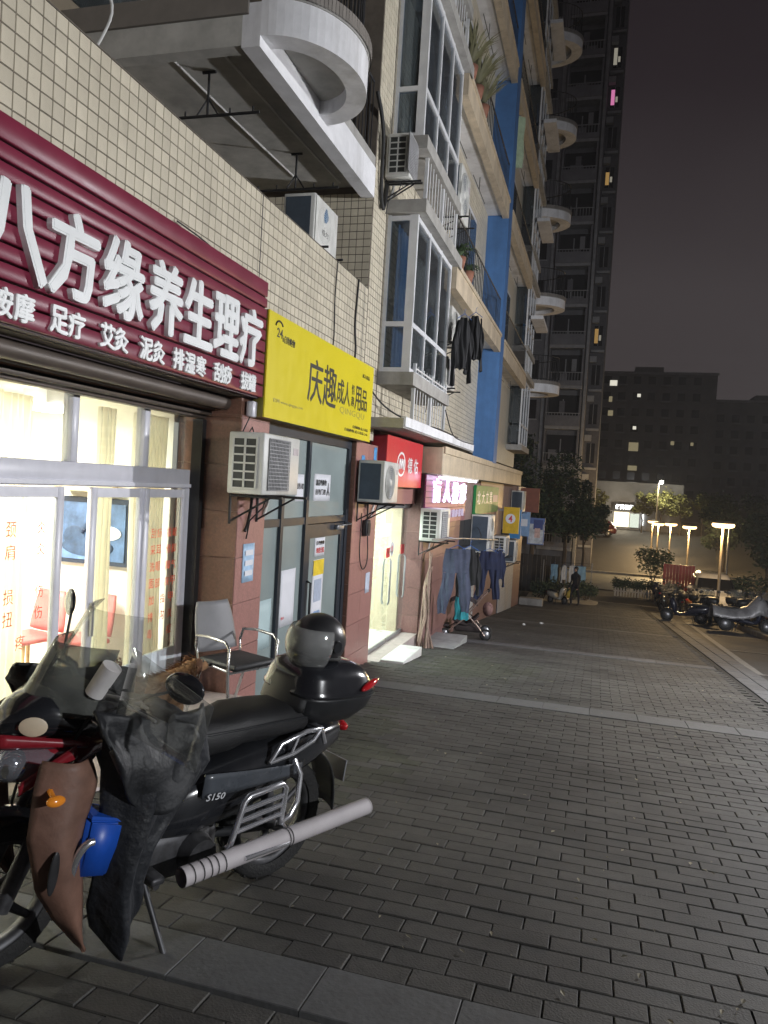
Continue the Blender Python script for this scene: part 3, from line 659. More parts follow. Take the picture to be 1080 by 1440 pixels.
# ------------------------------------------------------------------ maroon signboard
sg = thing('signboard', 'maroon slatted signboard with large white raised characters above the massage shop', 'sign', (-3.06, 4.4, 2.3))
bx('backing', maroon_dk, sg, W+.02, W+.075, 1.2, 6.42, 2.31, 3.36)
zz = [3.36, 3.215, 3.12, 3.025, 2.93, 2.83, 2.72, 2.625, 2.53, 2.43, 2.315]
for a, b in zip(zz[1:], zz): bx('slat', red_slat, sg, W+.075, W+.115, 1.2, 6.42, a+.007, b-.007, b=.006)
for ch, y in zip('八方缘养生理疗', (3.30, 3.77, 4.24, 4.73, 5.18, 5.62, 6.06)): lettering('character', ch, char_w, sg, -2.985, y, 2.79, .47, .40 if ch != '八' else .46, .0, .035, fat=.017)
for ch, y in zip('按摩足疗艾灸泥灸排湿寒刮痧拔罐', (3.25, 3.41, 3.68, 3.83, 4.12, 4.26, 4.54, 4.69, 4.95, 5.11, 5.27, 5.55, 5.70, 6.02, 6.16)):
    lettering('character', ch, char_w, sg, -2.995, y, 2.415, .145, .14, 0, .018, fat=.006)
# ------------------------------------------------------------------ yellow signboard
yel = M('yellow_sign', (.72, .60, .012), .35, var=.03, dirt=.12, dcol=(.4, .32, .02)); ink = M('black_print', (.02, .02, .02), .5); ink2 = M('grey_print', (.42, .37, .10), .5)
ysn = thing('signboard', 'bright yellow signboard with black characters above the dark glass door', 'sign', (-3.0, 8.0, 2.15))
bx('box', M('sign_edge', (.18, .15, .03), .5), ysn, W+.02, -3.0, 6.43, 9.74, 2.15, 3.12); bx('face', yel, ysn, -2.999, -2.985, 6.43, 9.74, 2.15, 3.12)
xl = -2.983
for ch, y, h, wd in (('庆', 7.66, .45, .42), ('趣', 8.11, .45, .42), ('成', 8.47, .28, .24), ('人', 8.71, .28, .22), ('用', 9.14, .29, .24), ('品', 9.40, .26, .22)):
    lettering('character', ch, ink, ysn, xl, y, 2.65, h, wd, 0, .002, fat=.004)
for ch, z in (('情', 2.73), ('趣', 2.59)): lettering('character', ch, ink, ysn, xl, 8.93, z, .12, .11, 0, .002)
lettering('lettering', '24', ink, ysn, xl, 6.68, 2.955, .085, .13, .01, .002); lettering('lettering', 'h自助购物', ink, ysn, xl, 6.90, 2.92, .075, .30, .008, .002)
obj('emblem_arc', MB().tube([(xl, 6.66+.085*math.cos(a), 3.0+.06*math.sin(a)) for a in [math.pi*(.15+.1*i) for i in range(9)]], .009, 6), ink, ysn)
lettering('lettering', '官网 www.qingqu.com', ink2, ysn, xl, 6.97, 2.325, .045, .74, 0, .002)
lettering('lettering', '成人用品', ink, ysn, xl, 9.42, 2.955, .05, .3, .01, .002)
lettering('lettering', 'QINGQU', ink2, ysn, xl, 8.95, 2.44, .085, .95, -.01, .002)
lettering('lettering', '自助购物 成人用品', ink, ysn, xl, 9.3, 2.29, .038, .62, 0, .002); lettering('lettering', '自助购物 成人用品 24h', ink, ysn, xl, 9.15, 2.235, .038, .92, 0, .002)
# ------------------------------------------------------------------ dark framed glass front under it
frm = M('charcoal_frame', (.035, .042, .055), .4, metal=.3, var=.15); frost = M('frosted_pane', (.22, .27, .27), .5, var=.12, scale=2, spec=.6, dirt=.15, dcol=(.15, .18, .18))
gf = thing('shopfront', 'dark framed frosted glass front with paper notices under the yellow sign', 'shopfront', (-3.2, 8.2, -.8))
XF = -3.22
bx('frame', frm, gf, XF-.04, XF+.04, 6.86, 9.62, 2.04, 2.15)
mid = bx('frame', frm, gf, XF-.035, XF+.035, 6.86, 9.55, 1.1, 1.18)
for y in (6.86, 7.40, 8.10, 9.50): bx('mullion', frm, gf, XF-.042, XF+.042, y, y+(.07 if y != 9.50 else .12), -1.0, 2.04)
for y0, y1 in ((6.93, 7.40), (7.47, 8.10), (8.17, 9.50)):
    bx('pane', frost, gf, XF-.006, XF+.006, y0, y1, 1.18, 2.04)
    if y1 < 9: bx('pane', frost, gf, XF-.006, XF+.006, y0, y1, -.9, 1.1)
dr = bx('door', frm, gf, XF-.02, XF+.03, 8.17, 8.30, -.75, 1.09); bx('stile', frm, dr, XF-.02, XF+.03, 9.36, 9.49, -.75, 1.09); bx('rail', frm, dr, XF-.018, XF+.028, 8.30, 9.36, .93, 1.088); bx('rail', frm, dr, XF-.018, XF+.028, 8.30, 9.36, -.75, -.62)
bx('pane', frost, dr, XF-.004, XF+.004, 8.30, 9.36, -.62, .93)
obj('handle', MB().tube([(XF+.03, 8.26, -.05), (XF+.08, 8.26, -.03), (XF+.08, 8.26, .42), (XF+.03, 8.26, .44)], .014, 8), iron, dr)
obj('door_closer', MB().box(XF+.03, XF+.08, 9.12, 9.36, 1.0, 1.06, b=.01).tube([(XF+.06, 9.2, 1.05), (XF+.15, 9.42, 1.07), (XF+.06, 9.56, 1.08)], .01, 6), steel, dr)
bx('threshold', conc, gf, XF-.3, W+.02, 6.87, 9.61, -1.2, -.76)
paper = M('white_paper', (.72, .73, .78), .6, var=.03); paper2 = M('pale_blue_paper', (.45, .58, .60), .6, var=.05); pblue = M('blue_print2', (.12, .32, .62), .5); pyel = M('yellow_print', (.75, .55, .03), .5); pred = M('red_print', (.6, .06, .07), .5)
def notice(label, y0, y1, z0, z1, mat=paper, x=XF+.008, lines=(), ink_=None):
    n_ = thing('paper_notice', label, 'notice', (x, (y0+y1)/2, z0), 'paper notices on the shopfronts')
    obj('sheet', MB().grid(lambda u, v: (x + .004*math.sin(u*3)*v, y0+(y1-y0)*u, z0+(z1-z0)*v), 6, 4, thick=.001), mat, n_)
    for (txt, yc, zc, h, wd, mt) in lines: lettering('lettering', txt, mt, n_, x+.008, yc, zc, h, wd, .02, .001)
    return n_
notice('white notice with black handwriting on the upper middle glass pane', 7.83, 8.06, 1.36, 1.66, lines=(('自助入店', 7.945, 1.53, .07, .18, ink),))
notice('white notice with two rows of black writing above the glass door', 8.38, 8.94, 1.36, 1.68, lines=(('请自助购物', 8.6, 1.58, .075, .36, ink), ('自助门店', 8.6, 1.47, .07, .34, ink), ('人', 8.85, 1.5, .16, .1, ink)))
notice('small notice with red and black print at the top of the glass door', 8.52, 8.86, .70, .92, lines=(('自助购物', 8.69, .86, .05, .26, ink), ('欢迎光临', 8.69, .77, .07, .26, pred)))
nq = notice('tall yellow topped white notice on the dark glass door', 8.50, 8.86, -.12, .66, lines=(('自助', 8.68, .02, .035, .2, pblue),)); bx('header', pyel, nq, XF+.012, XF+.0135, 8.503, 8.857, .47, .655); bx('printed_block', M('code_print', (.40, .46, .58), .5, var=.1, scale=20), nq, XF+.012, XF+.0135, 8.56, 8.80, .15, .42); bx('bar', pyel, nq, XF+.012, XF+.0135, 8.58, 8.78, -.07, -.02)
notice('blank white poster on the middle frosted pane', 7.56, 7.96, .0, .62, lines=(('告示', 7.64, .1, .03, .08, pred),))
notice('pale blue sheet on the left frosted pane', 7.0, 7.34, -.15, .36, mat=paper2)
nb2 = notice('blue and white printed card on the pink pier by the chair', 6.42, 6.66, .62, .98, mat=M('blue_card', (.40, .58, .78), .5, var=.2, scale=8), x=W+.004)
for i in range(3): bx('print_row', paper, nb2, W+.0115, W+.013, 6.46, 6.62, .68+i*.095, .73+i*.095)
notice('small pale card low on the pier beside the red shop', 10.36, 10.56, .05, .34, mat=M('pale_blue_card', (.5, .55, .66), .5), x=W+.004)
notice('small blue sticker under the end of the yellow sign', 9.86, 10.0, 1.78, 1.98, mat=M('blue_sticker', (.08, .30, .62), .5), x=W+.004)
notice('narrow blue sticker on the wall between yellow and red signs', 10.42, 10.56, 1.92, 2.12, mat=M('blue_sticker', (.08, .30, .62), .5), x=W+.004)

# ------------------------------------------------------------------ red shop with the bright doorway
red_s = M('red_sign', (.56, .035, .045), .4, var=.04)
rsn = thing('signboard', 'red box signboard with a round white emblem over the bright glass door', 'sign', (-3.1, 11.8, 1.6))
bx('box', M('red_sign_side', (.25, .015, .02), .5), rsn, W-.1, -3.0, 10.62, 12.88, 1.58, 2.32); bx('face', red_s, rsn, -2.999, -2.985, 10.62, 12.88, 1.58, 2.32)
mb = MB()
def ring(mb, yc, zc, ra, rb, x, n_=32, sy=1):
    for i in range(n_):
        a, b = 2*math.pi*i/n_, 2*math.pi*(i+1)/n_
        mb.quad((x, yc+ra*math.cos(a)*sy, zc+ra*math.sin(a)), (x, yc+rb*math.cos(a)*sy, zc+rb*math.sin(a)), (x, yc+rb*math.cos(b)*sy, zc+rb*math.sin(b)), (x, yc+ra*math.cos(b)*sy, zc+ra*math.sin(b)))
ring(mb, 11.46, 1.93, .155, .19, -2.982, sy=1.35); obj('emblem_ring', mb, char_w, rsn)
mb = MB()
for k, (ya, za, yb_, zb) in enumerate(((-.12, -.08, -.12, .08), (-.12, .08, .0, -.06), (0, -.06, 0, .08), (0, .08, .12, -.06), (.12, -.08, .12, .08))): mb.tube([(-2.982, 11.46+ya, 1.93+za), (-2.982, 11.46+yb_, 1.93+zb)], .017, 6)
obj('emblem_stroke', mb, char_w, rsn)
for ch, y in (('德', 12.02), ('佑', 12.42)): lettering('character', ch, char_w, rsn, -2.981, y, 1.93, .25, .30, .012, .003)
XR = -3.28
rf = thing('shopfront', 'frameless glass doors of the bright shop under the red sign', 'shopfront', (XR, 12, -1.1))
FZ = -1.0
bx('header', steel, rf, XR-.04, XR+.04, 10.72, 13.28, 1.22, 1.3)
grn = GL('greenish_glass', (.92, .98, .96), .9, .01, .06)
bx('pane', grn, rf, XR-.006, XR+.006, 10.74, 11.15, FZ, 1.22)
gd = []
for y0, y1, ry in ((11.18, 12.2, 0), (12.24, 13.26, 0)):
    d = bx('door', grn, rf, XR-.006, XR+.006, y0, y1, FZ+.01, 1.21); gd.append(d)
    ye = y1-.12 if y0 < 12 else y0+.8
    obj('handle', MB().tube([(XR+.04, ye, -.35), (XR+.06, ye, -.3), (XR+.06, ye, .35), (XR+.04, ye, .4)], .016, 8).tube([(XR-.04, ye, -.35), (XR-.06, ye, -.3), (XR-.06, ye, .35), (XR-.04, ye, .4)], .016, 8), steel, d)
    obj('sticker', MB().box(XR+.008, XR+.0095, ye-.13, ye+.09, .42, .58), pred, d); bx('rail', steel, d, XR-.014, XR+.014, y0, y1, FZ, FZ+.06)
mb = MB(); mb.lathe([(0, 0), (.12, 0)], 24, m=Matrix.Translation((XR+.008, 12.3, .55)) @ Matrix.Rotation(R(90), 4, 'Y')); obj('round_sticker', mb, paper, gd[1]); lettering('lettering', '推', pred, gd[1], XR+.01, 12.3, .55, .1, .1, .01, .001)
rr_ = thing('shop_room', 'brightly lit greenish white room behind the glass doors', 'room', (-5, 12, FZ))
wg = M('pale_green_wall', (.80, .82, .80), .6, var=.03); wb = M('beige_wall', (.62, .52, .36), .6, var=.08, scale=2)
bx('floor', M('white_floor', (.7, .7, .68), .3), rr_, -6.8, XR-.05, 10.75, 13.2, FZ-.06, FZ); bx('back_wall', wg, rr_, -6.9, -6.8, 10.6, 13.3, FZ, 1.6); bx('side_wall', wb, rr_, -6.8, XR-.08, 13.2, 13.29, FZ, 1.6); bx('side_wall', wg, rr_, -6.8, -3.76, 10.6, 10.74, FZ, 1.6); bx('ceiling', wg, rr_, -6.9, XR-.05, 10.6, 13.3, 1.5, 1.58)
for xx in (-4.2, -5.4):
    pl = bx('ceiling_panel', EM('cool_panel', (.9, 1.0, .95), 16), rr_, xx-.3, xx+.3, 11.4, 12.6, 1.47, 1.495)
    a_ = bpy.data.lights.new('panel_light', 'AREA'); a_.shape = 'RECTANGLE'; a_.size = .6; a_.size_y = 1.2; a_.energy = 120; a_.color = (.95, 1, .97)
    ao = bpy.data.objects.new('panel_light', a_); col.objects.link(ao); ao.location = (xx, 12, 1.46); ao.parent = rr_; ao.matrix_parent_inverse = WM[rr_].inverted()
bx('threshold', st_m, rf, XR-.05, -2.98, 10.74, 13.26, -1.6, FZ-.005)
s2 = tag(bx('doorstep', M('white_step', (.62, .62, .60), .5, dirt=.2), None, -2.98, -2.62, 10.9, 12.1, gz(12)-.1, FZ+.02, b=.01), 'white stone doorstep lit in front of the bright glass door', 'step')
s3 = tag(bx('doorstep', M('grey_step', (.30, .31, .30), .7, dirt=.3), None, -2.98, -2.35, 13.4, 15.0, gz(15)-.3, gz(13.9)+.03, b=.01), 'low grey concrete step beneath the hanging clothes', 'step')
# stick bundle leaning on the wall edge
stick_m = M('dry_stick', (.30, .21, .17), .85, var=.3, scale=20, piece=.25)
bs = thing('stick_bundle', 'bundle of dry twisted sticks standing against the wall by the glass door', 'sticks', (-2.86, 13.2, gz(13.2)))
for i in range(15):
    a = random.uniform(0, 6.28); r0 = random.uniform(.05, .17); g = gz(13.2); h_ = random.uniform(1.1, 1.85); px, py = -2.84, 13.2
    obj('stick', MB().tube([(px+r0*math.cos(a), py+r0*math.sin(a), g), (px+.06*math.cos(a+1), py+.06*math.sin(a+1), g+h_*.4), (px+.05*math.cos(a), py+.05*math.sin(a), g+h_*.75), (px+.03+.04*math.cos(a+2), py+.1+.04*math.sin(a), g+h_)], [.022, .017, .016, .008], 6), stick_m, bs)

# ------------------------------------------------------------------ lit massage sign and the signs beyond
led = EM('led_white', (.80, .74, 1.0), 4.2); led2 = EM('led_dim', (.85, .72, .95), .7)
ms = thing('signboard', 'dark red slatted signboard with glowing white characters under the canopy beam', 'sign', (-2.95, 15, .95))
bx('backing', maroon_dk, ms, -2.97, -2.93, 12.95, 17.05, .92, 1.83)
for i in range(9): bx('slat', M('tube_lit_slat', (.17, .025, .10), .45, var=.1), ms, -2.93, -2.905, 12.95, 17.05, .93+i*.1, 1.02+i*.1)  # maroon slats with the lavender tube light put into their colour
for ch, y in zip('盲人按摩', (13.78, 14.76, 15.66, 16.56)): lettering('character', ch, led, ms, -2.88, y, 1.55 if y < 15 else 1.52, .42, .60, 0, .03, fat=.009)
for i, ch in enumerate('中医推拿足疗刮痧拔罐'): lettering('character', ch, led2, ms, -2.895, 13.45+i*.36, 1.1, .15, .24, 0, .012, fat=.008)
tl = thing('tube_lamp', 'bright white strip lamp under the canopy beam above the glowing sign', 'lamp', (-2.66, 14.6, 1.8))
bx('housing', alu, tl, -2.72, -2.62, 12.9, 16.9, 1.80, 1.838); obj('tube', MB().tube([(-2.67, 12.92, 1.785), (-2.67, 16.88, 1.785)], .018, 8), EM('tube_glow', (.74, .70, 1.0), 20), tl)
gs = thing('signboard', 'green signboard with white characters beyond the glowing sign', 'sign', (-2.95, 20.4, 1.05))
bx('box', M('green_sign', (.015, .22, .06), .5, var=.05), gs, -2.97, -2.9, 18.5, 22.7, 1.02, 1.72)
for ch, y in zip('北大文青', (18.95, 19.7, 20.4, 21.1)): lettering('character', ch, char_w, gs, -2.898, y, 1.42, .34, .5, .01, .003)
bx('plate', M('pink_plate', (.6, .45, .45), .5), gs, -2.899, -2.893, 21.5, 22.5, 1.3, 1.5)
def blade(label, y, x0, x1, z0, z1, mat, rows=()):
    t = thing('hanging_sign', label, 'sign', ((x0+x1)/2, y, z0), 'small signs hung out from the far shops')
    bx('board', mat, t, x0, x1, y-.04, y+.04, z0, z1); bx('bracket', steel, t, -2.985, x0, y-.015, y+.015, z1-.12, z1-.08)
    for i, (a, b, c, d, m_) in enumerate(rows): bx('print', m_, t, a, b, y-.046-.002*i, y-.0405, c, d)
    return t
b1_ = blade('yellow hanging sign with a white circle beyond the green sign', 23.6, -2.82, -2.34, .35, 1.15, M('yellow_blade', (.62, .40, .02), .5))
b2_ = blade('plain blue hanging sign between the yellow and the light blue ones', 25.4, -2.82, -2.45, .1, 1.05, M('blue_blade', (.04, .22, .50), .5))
b3_ = blade('light blue hanging sign near the building corner', 27.2, -2.75, -2.32, .1, .95, M('light_blue_blade', (.22, .36, .58), .5), ((-2.68, -2.4, .45, .7, paper),))
b4_ = blade('blue and white poster sign hung out at the building corner', 28.6, -2.5, -1.9, -.25, .72, M('poster_blue', (.10, .16, .38), .5), ((-2.47, -1.93, -.22, .5, M('poster_pale', (.5, .52, .55), .5, var=.4, scale=5)), (-2.3, -1.96, .3, .66, M('navy_block', (.04, .06, .2), .5)), (-2.25, -2.05, .0, .35, M('poster_pink', (.6, .4, .35), .5, var=.4, scale=9))))
blade('rust red hanging board above the poster sign', 29.2, -2.9, -2.2, .9, 1.8, M('rust_board', (.22, .07, .04), .6))
mb = MB().lathe([(0, 0), (.15, 0)], 20, m=Matrix.Translation((-2.6, 23.55, .8)) @ Matrix.Rotation(R(90), 4, 'X')); obj('circle', mb, paper, b1_)
lettering('lettering', '4', pred, b1_, -2.6, 23.545, .8, .2, .12, .02, .002, face='-Y')

# ------------------------------------------------------------------ air conditioner units
ac_w = M('ac_white', (.60, .60, .57), .45, var=.08, dirt=.55, dcol=(.26, .23, .18), patch=.12); ac_d = M('ac_coil', (.03, .032, .03), .6); ac_g = M('ac_side_dark', (.055, .075, .10), .4)
def ac_unit(label, x0, y0, z0, dx=.32, dy=.82, dz=.54, kind=0, grp='air conditioner units on the facade', foot=True, tint=None, rz=0, fan_out=True):
    """local: x out from wall, y along; front grille faces +x, coil side faces -y"""
    bod = tint or ac_w
    t = thing('air_conditioner', label, 'air conditioner', (0, 0, 0), grp)
    obj('body', MB().box(0, dx, 0, dy, 0, dz, b=.015), bod, t)
    if kind == 0:                                                  # open coil side with curved ribs
        pn = bx('coil_panel', ac_d, t, .05, dx-.06, -.006, -.0005, .05, dz-.05)
        mb = MB(); nxx, nzz = 2, 6
        for i in range(nxx+1): xx = .05 + (dx-.11)*i/nxx; mb.box(xx-.008, xx+.008, -.016, -.006, .05, dz-.05)
        for j in range(nzz+1): z_ = .05 + (dz-.1)*j/nzz; mb.box(.05, dx-.06, -.016, -.006, z_-.007, z_+.007)
        obj('guard', mb, bod, pn)
    else: bx('coil_panel', ac_g, t, .03, dx-.05, -.006, -.0005, .04, dz-.04)
    cy, cz, rr = dy*.40, dz*.5, dz*.42
    Mx = Matrix.Translation((dx+.001, cy, cz)) @ Matrix.Rotation(R(90), 4, 'Y')
    if kind == 0:
        gp = bx('grille_back', ac_d, t, dx+.0005, dx+.004, cy-rr, cy+rr, cz-rr, cz+rr); mb = MB()
        for i in range(15): yy = cy-rr + 2*rr*i/14; mb.tube([(dx+.012, yy, cz-rr), (dx+.012, yy, cz+rr)], .0045, 4, cap=False)
        for i in range(15): yy = cz-rr + 2*rr*i/14; mb.tube([(dx+.012, cy-rr, yy), (dx+.012, cy+rr, yy)], .0045, 4, cap=False)
        obj('grille', mb, M('grey_wire', (.35, .35, .36), .5), gp)
    else:
        mb = MB(); mb.lathe([(rr*.98, .0), (rr, .008), (rr*.93, .012)], 28, m=Mx); gp = obj('fan_ring', mb, bod, t)
        mb = MB(); mb.lathe([(0, .002), (rr*.95, .002)], 28, m=Mx); obj('grille_back', mb, M('ac_fan_grey', (.26, .28, .3), .6), gp)
        mb = MB()
        for k in range(1, 9): mb.tube([(dx+.012, cy+rr*.11*k*math.cos(a), cz+rr*.11*k*math.sin(a)) for a in [2*math.pi*i/22 for i in range(22)]], .004, 4, closed=True)
        mb.lathe([(0, .018), (rr*.16, .016), (rr*.18, .006)], 16, m=Mx); obj('grille', mb, bod, gp)
    bx('label_plate', M('ac_label', (.45, .40, .42), .5), t, dx+.0005, dx+.003, dy*.80, dy*.95, dz*.70, dz*.82)
    obj('hose', MB().tube([(.05, dy+.001, dz*.25), (.06, dy+.05, dz*.2), (.02, dy+.07, dz*.05), (-.01, dy+.05, -.15), (-.015, dy+.02, -.22)], .018, 8), white_c, t)
    obj('drain_hose', MB().tube([(.2, dy*.5, .0), (.16, dy*.52, -.12), (.02, dy*.56, -.25), (-.01, dy*.57, -.42)], .007, 6), cable_m, t)
    if foot:
        for yy in (.12, dy-.12): obj('bracket', MB().tube([(-.03, yy, -.02), (dx+.14, yy, -.02)], .014, 6).tube([(-.02, yy, -.25), (dx+.02, yy, -.03)], .010, 6).tube([(-.02, yy, -.27), (-.02, yy, 0)], .012, 6), iron, t)
    place(t, (x0, y0, z0), rz); return t
a1_ = ac_unit('weathered air conditioner on brackets beside the dark glass front', -3.09, 5.98, 1.45, .33, .80, .53)
obj('pipe', MB().tube([(-3.09, 6.5, 1.5), (-3.09, 6.48, 1.3), (-3.1, 6.44, 1.15), (-3.1, 6.40, 1.1)], .014, 6), cable_m, a1_)
ac_unit('air conditioner with dark side panel on brackets between the yellow and red signs', -3.08, 9.62, 1.36, .36, .72, .55, kind=1)
ac_unit('air conditioner with open coil side below the glowing sign', -2.96, 12.88, .68, .36, .85, .56)
ac_unit('air conditioner with navy side below the green sign', -2.96, 18.4, .1, .45, .9, .92, kind=1)
ac_unit('small air conditioner with open coil side beneath the yellow hanging sign', -2.96, 22.6, -.3, .38, .85, .6)
ac_unit('air conditioner with dark side at the far shops beneath the blue signs', -2.96, 25.2, -.68, .40, .85, .72, kind=1)
ac_unit('air conditioner high at the far end of the canopy beam', -2.96, 26.6, .95, .42, .85, .72, kind=1)
act = ac_unit('air conditioner standing behind the parapet under the curved balcony', -3.66, 8.1, 4.26, .38, .74, .55, kind=1)
ac_unit('air conditioner on the bracket below the third storey bay window', -3.08, 10.36-.34, 5.72, .34, .32, .58)
ac_unit('large white air conditioner on the wall beside the upper bay window', -3.1, 13.05, 6.3, .46, .85, .85, kind=1)
ac_unit('white air conditioner with round fan beside the lower bay window', -3.1, 13.02, 4.15, .45, .8, .58, kind=1)
ac_unit('grey air conditioner just below the round fan one by the hung clothes', -3.1, 13.0, 3.35, .42, .75, .52)
lp_ = bx('logo_panel', ac_w, act, -3.282, -3.268, 8.12, 8.82, 4.28, 4.79)
obj('leaf_emblem', MB().grid(lambda u, v: (-3.266, 8.40+.11*math.sin(math.pi*u)*(v-.35)*1.3+.03*u, 4.55+.19*u), 10, 4), M('leaf_blue', (.02, .10, .22), .4), lp_); lettering('lettering', '格力', ink, lp_, -3.266, 8.42, 4.45, .07, .2, 0, .001)
# ------------------------------------------------------------------ cables, lamp and sockets on the walls
def cable(label, pts, r=.008, mat=cable_m, cat='cable'):
    P = [Vector(p) for p in pts]; out = []
    for i in range(len(P)-1):
        p0, p1, p2, p3 = P[max(i-1, 0)], P[i], P[i+1], P[min(i+2, len(P)-1)]
        for k in range(6):
            t = k/6; out.append(.5*((2*p1) + (p2-p0)*t + (2*p0-5*p1+4*p2-p3)*t*t + (3*p1-p0-3*p2+p3)*t**3))
    out.append(P[-1]); return tag(obj('cable', MB().tube(out, r, 6), mat), label, cat, 'cables along the facade')
x_ = W+.02
cable('black cable dropping from the parapet to the yellow sign', [(x_, 8.45, 4.15), (x_, 8.42, 3.7), (x_, 8.46, 3.3), (x_, 8.42, 3.1)], .007)
cable('thick black cable pair running down near the end of the yellow sign', [(x_, 9.25, 4.15), (x_, 9.2, 3.6), (x_, 9.28, 3.3), (x_, 9.25, 3.1)], .012)
cable('black cable bundle hanging down from the curved balcony end', [(-3.08, 9.5, 6.6), (-3.05, 9.75, 6.2), (-3.08, 9.9, 5.5), (-3.06, 10.0, 5.3), (-3.09, 10.2, 5.75)], .028)
cable('cables sagging above the red sign along the canopy', [(x_, 9.75, 2.95), (-3.0, 10.4, 2.7), (-2.8, 11.2, 2.56), (-2.62, 12.2, 2.56), (-2.6, 14, 2.54)], .012)
cable('thin cable looping over the canopy edge', [(-2.58, 12.6, 2.9), (-2.55, 13.2, 2.55), (-2.55, 14.2, 2.50), (-2.56, 15.5, 2.52)], .010)
cable('pale cable curling over the parapet by the balcony', [(W-.3, 4.05, 4.9), (W-.1, 4.3, 4.6), (W-.12, 4.25, 4.3), (W-.2, 4.15, 4.1)], .010, white_c)
cable('thin cable drooping along the top of the maroon sign', [(W+.03, 5.0, 3.42), (W+.06, 5.3, 3.39), (W+.05, 5.6, 3.36), (W+.05, 5.2, 3.37)], .006)
cable('drooping wire loop on the pier beside the red shop', [(W+.02, 9.95, 1.2), (W+.02, 9.95, .65), (W+.03, 10.1, .42), (W+.03, 10.3, .55), (W+.02, 10.25, 1.0)], .008)
mt = thing('socket_box', 'small black socket box on the pier beside the red shop', 'socket', (W, 10.15, .95)); bx('body', iron, mt, W, W+.07, 10.06, 10.24, .88, 1.1, b=.01); bx('cover', cable_m, mt, W+.07, W+.08, 10.09, 10.21, .92, 1.06)
cm = thing('junction_box', 'small white wiring box hanging below the maroon sign corner', 'box', (W, 6.36, 2.15)); bx('body', pvc, cm, W, W+.07, 6.33, 6.42, 2.14, 2.28, b=.008)
obj('wire', MB().tube([(W+.03, 6.36, 2.14), (W+.05, 6.2, 2.0), (W+.03, 6.25, 1.9), (W+.04, 6.4, 2.05), (W+.03, 6.5, 1.95)], .006, 5), cable_m, cm)
# ------------------------------------------------------------------ the motorcycle (x forward, y to its left, z up)
def sup(a, p): c = math.cos(a); s = math.sin(a); return math.copysign(abs(c)**(2/p), c), math.copysign(abs(s)**(2/p), s)
def loft(mb, secs, n=20, axis='x', p=3.0, cap=True):
    """secs: (t, c1, c2, h1, h2): rounded section centred (c1, c2) with half sizes h1, h2 in the plane across the axis"""
    vs = []; N = len(secs)
    for (t, c1, c2, h1, h2) in secs:
        for k in range(n):
            a, b = sup(2*math.pi*k/n, p); u, v = c1 + h1*a, c2 + h2*b
            vs.append((t, u, v) if axis == 'x' else (u, v, t))
    fs = [(i*n+k, i*n+(k+1) % n, (i+1)*n+(k+1) % n, (i+1)*n+k) for i in range(N-1) for k in range(n)]
    if cap: fs += [tuple(range(n-1, -1, -1)), tuple((N-1)*n+k for k in range(n))]
    return mb.add(vs, fs, True)
def wob(x, y, z): return math.sin(x*31+y*17)*.5 + math.sin(z*43+x*23)*.3 + math.sin(y*61-z*29+x*11)*.2
blk = M('black_plastic', (.016, .017, .019), .42, var=.3, scale=9, dirt=.3, dcol=(.05, .048, .045)); blkg = M('black_gloss', (.014, .015, .018), .2, var=.2, coat=.6, dirt=.25, dcol=(.04, .04, .04))
rubber = M('tyre_rubber', (.012, .012, .012), .8, var=.3, bump=.6, bscale=80, dirt=.4, dcol=(.03, .027, .024)); vinyl = M('black_vinyl_seat', (.013, .013, .014), .55, var=.2, bump=.25, bscale=200)
cloth = M('black_quilted_cloth', (.009, .0105, .014), .6, var=.3, scale=5, bump=.8, bscale=9, bd=.035, dirt=.3, dcol=(.035, .035, .035)); cloth2 = M('charcoal_flap', (.013, .014, .016), .6, var=.3, scale=5, bump=.8, bscale=8, bd=.035)
redp = M('dark_red_paint', (.22, .012, .02), .25, var=.12, coat=.7, dirt=.25, dcol=(.1, .03, .03)); brownp = M('brown_guard', (.165, .088, .062), .6, var=.3, scale=9, bump=.2, dirt=.5, dcol=(.11, .06, .045))
grey_side = M('grey_side_panel', (.06, .068, .08), .28, var=.2, coat=.4, dirt=.4, dcol=(.06, .06, .06)); gpipe = M('grey_pvc_pipe', (.44, .41, .42), .5, var=.1, scale=5, dirt=.3, dcol=(.3, .26, .22))
smoke = GL('smoked_screen', (.62, .63, .60), .7, .06, .35, (.26, .27, .25)); scr = GL('scuffed_screen', (.92, .93, .92), .7, .06, .09, (.5, .5, .48)); lens = GL('lamp_lens', (.75, .77, .82), .95, .04, .30, (.35, .36, .4))
amber = M('amber_lens', (.62, .20, .02), .2, emit=.12, ecol=(1, .35, .03)); redl = M('red_lens', (.42, .01, .015), .15, var=.1, coat=.5); engm = M('engine_metal', (.07, .07, .075), .5, metal=.6, var=.35, scale=20, dirt=.5, dcol=(.05, .045, .035))
mc = thing('motorcycle', 'black and red motorcycle with brown leg guard and top box on its side stand', 'motorcycle')
